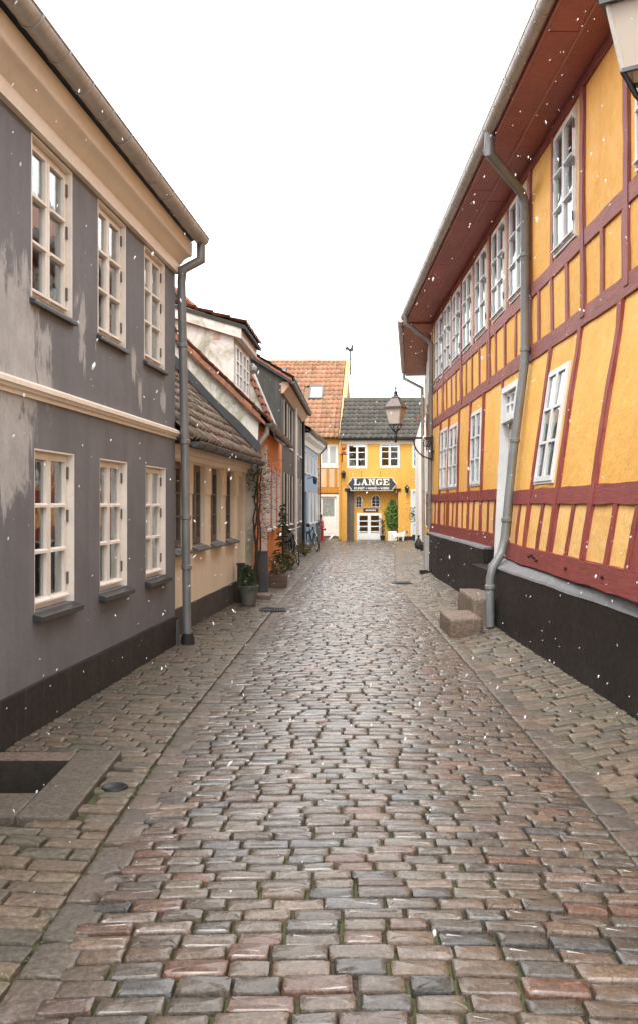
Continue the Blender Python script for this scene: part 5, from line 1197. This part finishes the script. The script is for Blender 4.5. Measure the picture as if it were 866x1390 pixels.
# hydrant
c = ground_pt(436, 735); c.y = 41.6; c.x = .11
hy = thing('fire_hydrant', 'red fire hydrant beside the white glazed door', 'hydrant', c)
MB().lathe(c, [(.13, 0), (.13, .06), (.085, .08), (.08, .65), (.12, .67), (.12, .73), (.10, .75), (.095, .88), (.06, .97), (.025, .99), (.025, 1.06), (.005, 1.07)], 14).build('barrel', 'hydrant_red', hy, True)
for s_ in (-1, 1): MB().tube([c + Vector((0, 0, .58)), c + Vector((.16 * s_, -.02, .58))], .045, 10).tube([c + Vector((.15 * s_, -.02, .58)), c + Vector((.19 * s_, -.02, .58))], .058, 8).build('outlet', 'hydrant_red', hy, True)
MB().tube([c + Vector((0, -.05, .5)), c + Vector((0, -.14, .5))], .06, 10).build('outlet_cap', 'hydrant_red', hy, True)
# bin behind the bicycle
c = Vector((.0, 40.4, 0)); gb = thing('grey_bin', 'grey upright bin at the corner behind the bicycle', 'bin', c)
MB().xbox(-.25, .05, 40.2, 40.55, .03, .95).build('body', 'bucket', gb, bevel=.02); MB().xbox(-.27, .07, 40.17, 40.58, .952, 1.0).build('lid', 'zinc_dark', gb, bevel=.01)

def leaf_cloud(mb, pts, size, rd, stretch=2.0):
    for p in pts:
        a = Vector((rd.gauss(0, 1), rd.gauss(0, 1), rd.gauss(0, .7))).normalized(); b2 = a.orthogonal().normalized(); s_ = size * rd.uniform(.6, 1.3)
        b2 = Matrix.Rotation(rd.uniform(0, 6.28), 3, a) @ b2; p = Vector(p)
        mb.add([p, p + a * s_ * .5 * stretch + b2 * s_ * .4, p + a * s_ * stretch, p + a * s_ * .5 * stretch - b2 * s_ * .4], [(0, 1, 2), (0, 2, 3)])
def fir(name, label, base, h, r, seed, cat='conifer', loose=0.0):
    rd = random.Random(seed); T = thing(name, label, cat, base); base = Vector(base)
    MB().tube([base, base + Vector((.01, .01, h))], [.022 * h + .006, .004], 6).build('trunk', 'bark', T)
    mb = MB(); lv = int(11 * h + 6)
    for i in range(lv):
        k = i / lv; z = h * (.12 + .86 * k); rr = (r * (1 - k) ** .8 + .03) * (1 - loose * .6 * rd.random())
        for j in range(7):
            if rd.random() < loose * .45: continue
            a = rd.uniform(0, 6.28); L = rr * rd.uniform(.65, 1.1); tip = base + Vector((L * math.cos(a), L * math.sin(a), z - .25 * L + rd.uniform(-.02, .03))); st_ = base + Vector((0, 0, z))
            mb.tube([st_, tip], [.006, .002], 4)
            for q in range(9):
                p = st_.lerp(tip, .25 + .75 * q / 9); dv_ = (tip - st_).normalized(); sd_ = dv_.cross(Vector((0, 0, 1))).normalized() * rd.choice((-1, 1)); e = p + dv_ * .05 + sd_ * .045 * rd.uniform(.6, 1.3) + Vector((0, 0, rd.uniform(-.03, .02))); up_ = Vector((0, 0, .012)); mb.add([p - up_, p + up_, e + up_ * .4, e - up_ * .4], [(0, 1, 2, 3)])
    mb.build('crown', 'fir', T); return T
def G0(px, py): q = ground_pt(px, py, .02); q.z = zp(q.x, q.y); return q
# bucket planter with small conifer
c = Vector((-1.17, 15.35, 0)); c.z = zp(c.x, c.y) + .012
bk_ = thing('bucket_planter', 'tapered grey zinc bucket planter beside the cream house door', 'planter', c)
MB().lathe(c, [(.115, 0), (.16, .30), (.172, .305), (.172, .325), (.15, .325), (.14, .27), (.02, .26)], 18).build('bucket', 'bucket', bk_, True); MB().lathe(c, [(.14, .262), (.138, .275), (.01, .285)], 14).build('soil', 'soil', bk_, True)
fir('potted_conifer', 'small dark green conifer growing in the zinc bucket', c + Vector((-.02, 0, .26)), .42, .16, 3)
# dark post by the cream house door
c = Vector((-1.33, 15.75, .02)); po = thing('dark_post', 'short black wooden post with cap behind the bucket planter', 'post', c)
MB().xbox(c.x - .06, c.x + .06, c.y - .06, c.y + .06, 0, .66).build('shaft', 'dark_thing', po, bevel=.008); MB().xbox(c.x - .075, c.x + .075, c.y - .075, c.y + .075, .662, .70).build('cap', 'dark_thing', po, bevel=.01)
# tall grey utility cabinet
c = Vector((-1.08, 17.3, .03)); cb = thing('utility_cabinet', 'tall narrow dark grey cabinet in front of the orange house', 'cabinet', c)
MB().xbox(c.x - .13, c.x + .12, c.y - .12, c.y + .12, 0, .80).build('body', 'cabinet', cb, bevel=.01); MB().xbox(c.x - .14, c.x + .13, c.y - .13, c.y + .13, .802, .83).build('lid', 'cabinet', cb, bevel=.008); MB().xbox(c.x + .122, c.x + .128, c.y - .1, c.y + .1, .05, .76).build('door', 'zinc_dark', cb)
st2 = thing('rough_curb_stone', 'low rough stone lying between the bucket and the cabinet', 'stone', (-.98, 16.6, 0)); steps_keep = steps; steps = st2; rough_block(-1.16, -.86, 16.3, 16.85, -.04, .10, 'stone_block'); steps = steps_keep
# box planter with shrubs
c = Vector((-.86, 18.9, .02)); pb = thing('box_planter', 'low weathered wooden box planter by the orange wall', 'planter', c)
for i in range(2):
    for (x0, x1, y0, y1) in ((-1.06, -.66, 18.60, 18.63), (-1.06, -.66, 19.27, 19.30), (-1.06, -1.03, 18.632, 19.268), (-.69, -.66, 18.632, 19.268)): MB().xbox(x0, x1, y0, y1, .02 + i * .125, .14 + i * .125).build('board', 'planter_wood', pb)
MB().xbox(-1.03, -.69, 18.63, 19.27, .05, .24).build('soil', 'soil', pb)
def shrub(name, label, base, h, r, seed, n=500, lm='dry_leaf', size=.03, cat='shrub', twigs=14):
    rd = random.Random(seed); T = thing(name, label, cat, base); base = Vector(base); tw = MB(); lf = MB(); ps_ = []
    for i in range(twigs):
        a = rd.uniform(0, 6.28); L = h * rd.uniform(.6, 1.05); lean_ = r * rd.uniform(.3, 1.1); pts = [base]
        for k in range(1, 5):
            q = k / 4; pts.append(base + Vector((lean_ * q ** 1.4 * math.cos(a), lean_ * q ** 1.4 * math.sin(a), L * q)) + Vector((rd.gauss(0, .02), rd.gauss(0, .02), 0)) * h)
        tw.tube(pts, [.010 * h + .003, .007 * h + .002, .005 * h + .002, .003, .002], 4)
        for _ in range(n // twigs): k = rd.uniform(.2, 1) * 3.99; j = int(k); ps_.append(pts[j].lerp(pts[j + 1], k - j) + Vector((rd.gauss(0, 1), rd.gauss(0, 1), rd.gauss(0, 1))) * r * .18)
    tw.build('stems', 'twig', T); leaf_cloud(lf, ps_, size, rd); lf.build('leaves', lm, T); return T
shrub('low_shrub', 'low yellow green shrub growing in the wooden box planter', (-.86, 18.95, .24), .34, .22, 5, 260)
fir('young_fir', 'slim dark young fir tree between orange and dark houses', (-.84, 21.5, .03), 1.75, .27, 8, loose=.9)
shrub('leafy_shrub', 'dark green shrub at the foot of the young fir', (-.86, 20.4, .02), .65, .26, 15, 380, 'fir', .035)
shrub('ground_shrub', 'low green shrub by the dark house wall', (-.72, 24.0, .02), .42, .36, 25, 520, 'dry_leaf', .04)
shrub('wall_shrub', 'small green shrub near the rear bicycle by the dark wall', (-.46, 30.0, .02), .45, .3, 26, 420, 'dry_leaf', .04)
# bare climber on the corner of the orange house
cl = thing('climbing_rose', 'bare brown climbing rose on the corner of the orange house', 'climber', (-1.16, 16.98, 0)); rd = random.Random(4); tk = MB(); tw = MB(); lf = MB(); lp = []
for i in range(5):
    x0 = -1.16 + rd.uniform(-.05, .05); pts = [(x0, 16.82, 0)]
    for k in range(1, 9): pts.append((x0 + rd.gauss(0, .03) + .01 * k, 16.78 + rd.gauss(0, .03), .30 * k + rd.uniform(-.05, .05)))
    tk.tube(pts, [.022 - .0016 * k for k in range(9)], 6)
tk.build('stems', 'bark', cl, True)
for i in range(150):
    z = 1.0 + 1.5 * rd.random() ** .8; p = Vector((-1.13 + rd.gauss(0, .05), 16.8 + rd.uniform(-.1, .6), z)); pts = [p]; a = rd.uniform(-.6, 1.0); d = Vector((math.cos(a) * rd.uniform(.5, 1), rd.uniform(-.5, .7), rd.uniform(-.6, .8))).normalized(); L = rd.uniform(.08, .2)
    for k in range(4): d = (d + Vector((rd.gauss(0, .25), rd.gauss(0, .25), rd.gauss(0, .3) - .08))).normalized(); pts.append(pts[-1] + d * L * .6)
    tw.tube(pts, [.0045, .0035, .003, .0025, .002], 4)
    if rd.random() < .5: lp += [pts[-1], pts[2]]
tw.build('twigs', 'twig', cl)
for i in range(260): lp.append((-1.15 + rd.gauss(0, .09), 16.8 + rd.gauss(0, .08), 2.2 + rd.gauss(0, .16)))
leaf_cloud(lf, lp, .028, rd); lf.build('leaves', 'fir', cl)

# ================================================================== far end, in front of the shop
c = Vector((U2(534), 43.2, 0)); by = thing('leafy_bush', 'green leafy bush in the right side of the shop opening', 'bush', (c.x, 43.2, .5)); rd = random.Random(2)
b0 = Vector((U2(533), 43.25, .55)); tw = MB(); lp = []
for i in range(9): q = b0 + Vector((rd.gauss(0, .16), rd.gauss(0, .1), rd.uniform(.7, 1.3))); tw.tube([b0, (b0 + q) / 2 + Vector((rd.gauss(0, .04), 0, 0)), q], [.02, .012, .005], 5)
tw.build('stems', 'twig', by)
for i in range(1900):
    k = rd.random(); a = rd.uniform(0, 6.28); rr = .30 * math.sin(math.pi * (.12 + .86 * k)) ** .8 * rd.uniform(.4, 1.25) * (1 + .35 * mnoise.noise(Vector((a, k * 4, 2)))); lp.append(b0 + Vector((rr * math.cos(a), rr * .7 * math.sin(a), k * 1.35)))
lf = MB(); leaf_cloud(lf, lp, .055, rd); lf.build('leaves', 'bush', by)
pl = thing('white_planter', 'white wooden planter holding the green bush at the shop', 'planter', (U2(532), 43.2, 0))
x0, x1 = U2(526.5), U2(538.5)
for i in range(3): MB().xbox(x0, x1, 43.05, 43.08, .02 + i * .15, .155 + i * .15).build('board', 'white_paint', pl)
MB().xbox(x0, x1, 43.081, 43.38, .02, .46).build('body', 'white_paint', pl)
# small dark shrub in pot at the inner door
pt = thing('flower_pot', 'dark pot with small plant right of the glazed doors', 'plant', (U2(520), 43.3, 0)); c = Vector((U2(519.5), 43.3, 0))
MB().lathe(c, [(.08, 0), (.12, .24), (.10, .25)], 12).build('pot', 'dark_thing', pt, True); lf = MB(); leaf_cloud(lf, [c + Vector((rd.gauss(0, .07), rd.gauss(0, .07), .3 + rd.random() * .75)) for i in range(130)], .05, rd); lf.build('leaves', 'fir', pt); MB().tube([c + Vector((0, 0, .24)), c + Vector((.01, 0, 1.0))], .012, 5).build('stem', 'twig', pt)
# dog
c = Vector((U2(539), 42.2, 0)); dg = thing('dog', 'small white dog with tan head standing before the shop', 'dog', c)
def skin(name, verts, edges, radii, mt, parent):
    me = bpy.data.meshes.new(name); me.from_pydata([Vector(v) for v in verts], edges, []); o = bpy.data.objects.new(name, me); col.objects.link(o); o.parent = parent
    sk = o.modifiers.new('skin', 'SKIN')
    if not me.skin_vertices: me.attributes.new('skin', 'FLOAT', 'POINT')
    for i, r in enumerate(radii): me.skin_vertices[0].data[i].radius = (r, r)
    me.skin_vertices[0].data[0].use_root = True
    sb = o.modifiers.new('sub', 'SUBSURF'); sb.levels = 2; sb.render_levels = 2; me.materials.append(MATS[mt]); return o
def skin_bm(name, verts, edges, radii, mt, parent):
    bmq = bmesh.new(); lay_ = bmq.verts.layers.skin.verify(); vv = []
    for v, r in zip(verts, radii):
        q = bmq.verts.new(v); q[lay_].radius = (r, r); vv.append(q)
    vv[0][lay_].use_root = True
    for a, b2 in edges: bmq.edges.new((vv[a], vv[b2]))
    me = bpy.data.meshes.new(name); bmq.to_mesh(me); bmq.free(); o = bpy.data.objects.new(name, me); col.objects.link(o); o.parent = parent
    o.modifiers.new('skin', 'SKIN'); sb = o.modifiers.new('sub', 'SUBSURF'); sb.levels = 2; sb.render_levels = 2; me.materials.append(MATS[mt]); return o
dv = [(-.20, 0, .30), (0, 0, .29), (.18, 0, .31), (.27, 0, .40), (.33, 0, .47), (.45, 0, .45), (-.30, 0, .36), (-.36, 0, .46)]
de = [(0, 1), (1, 2), (2, 3), (3, 4), (4, 5), (0, 6), (6, 7)]; drr = [.10, .105, .11, .065, .08, .035, .03, .02]
for s_ in (-1, 1):
    k = len(dv); dv += [(.19, .07 * s_, .20), (.18, .075 * s_, .11), (.20, .075 * s_, .02)]; de += [(2, k), (k, k + 1), (k + 1, k + 2)]; drr += [.06, .042, .036]
    k = len(dv); dv += [(-.18, .07 * s_, .20), (-.25, .075 * s_, .12), (-.22, .075 * s_, .02)]; de += [(0, k), (k, k + 1), (k + 1, k + 2)]; drr += [.07, .042, .036]
body = skin_bm('body', dv, de, drr, 'dog_white', dg)
MB().lathe((.34, 0, .47), [(.02, -.085), (.075, -.05), (.092, 0), (.08, .05), (.03, .085)], 10).build('head_patch', 'dog_tan', dg, True, world=False)
for s_ in (-1, 1): MB().add([(.30, .05 * s_, .54), (.35, .085 * s_, .53), (.33, .10 * s_, .43), (.31, .07 * s_, .53)], [(0, 1, 2), (0, 2, 3), (1, 2, 3), (0, 1, 3)]).build('ear', 'dog_tan', dg, world=False)
MB().lathe((.485, 0, .455), [(.004, -.014), (.016, 0), (.004, .014)], 8).build('nose', 'dark_thing', dg, True, world=False)
# slim tree in black pot, second pot by the corner pipe
c = Vector((U2(560), 41.8, .02)); sl_ = thing('slim_potted_tree', 'slim potted tree with few leaves by the far right door', 'plant', c)
MB().lathe(c, [(.13, 0), (.16, .3), (.14, .31)], 12).build('pot', 'dark_thing', sl_, True); MB().tube([c + Vector((0, 0, .28)), c + Vector((.03, 0, 1.2)), c + Vector((0, 0, 2.35))], [.022, .018, .012], 6).build('trunk', 'bark', sl_)
lf = MB(); leaf_cloud(lf, [c + Vector((-.10 + rd.gauss(0, .10), rd.gauss(0, .08), 1.25 + rd.gauss(0, .18))) for i in range(120)], .06, rd); lf.build('leaves', 'fir', sl_)
c = Vector((3.62, 33.6, .08)); bg_ = thing('black_sack', 'black tied sack at the foot of the far grey downpipe', 'sack', c)
MB().lathe(c, [(.06, 0), (.14, .05), (.15, .2), (.07, .36), (.03, .42), (.06, .5)], 12).build('sack', 'dark_thing', bg_, True)

# ================================================================== falling snow
rd = random.Random(21); mb = MB()
ico = [(0, 0, 1), (.894, 0, .447), (.276, .851, .447), (-.724, .526, .447), (-.724, -.526, .447), (.276, -.851, .447), (.724, .526, -.447), (-.276, .851, -.447), (-.894, 0, -.447), (-.276, -.851, -.447), (.724, -.526, -.447), (0, 0, -1)]
icf = [(0, 1, 2), (0, 2, 3), (0, 3, 4), (0, 4, 5), (0, 5, 1), (1, 6, 2), (2, 7, 3), (3, 8, 4), (4, 9, 5), (5, 10, 1), (2, 6, 7), (3, 7, 8), (4, 8, 9), (5, 9, 10), (1, 10, 6), (6, 11, 7), (7, 11, 8), (8, 11, 9), (9, 11, 10), (10, 11, 6)]
for i in range(9000):
    Y = 3.2 + 22 * rd.random() ** .75; x = rd.uniform(-.37, .37) * Y; z = H + rd.uniform(-.55, .58) * Y
    if z < .1 or x > lerp(WR, Y) - .05 or x < lerp(WL, Y) + .05: continue
    r = rd.uniform(.0014, .0045) * (2.0 if rd.random() < .06 else 1); st_ = rd.uniform(1.0, 2.8); sx = rd.gauss(.15, .35); jt = [rd.uniform(.6, 1.25) for _ in ico]
    mb.add([(x + a * r * j + c2 * r * st_ * sx, Y + b2 * r * j, z + c2 * r * st_ * j) for (a, b2, c2), j in zip(ico, jt)], icf)
o = mb.build('falling_snow', 'snow', None, True); tag(o, 'white snowflakes falling through the whole street', 'snow', None, 'stuff')
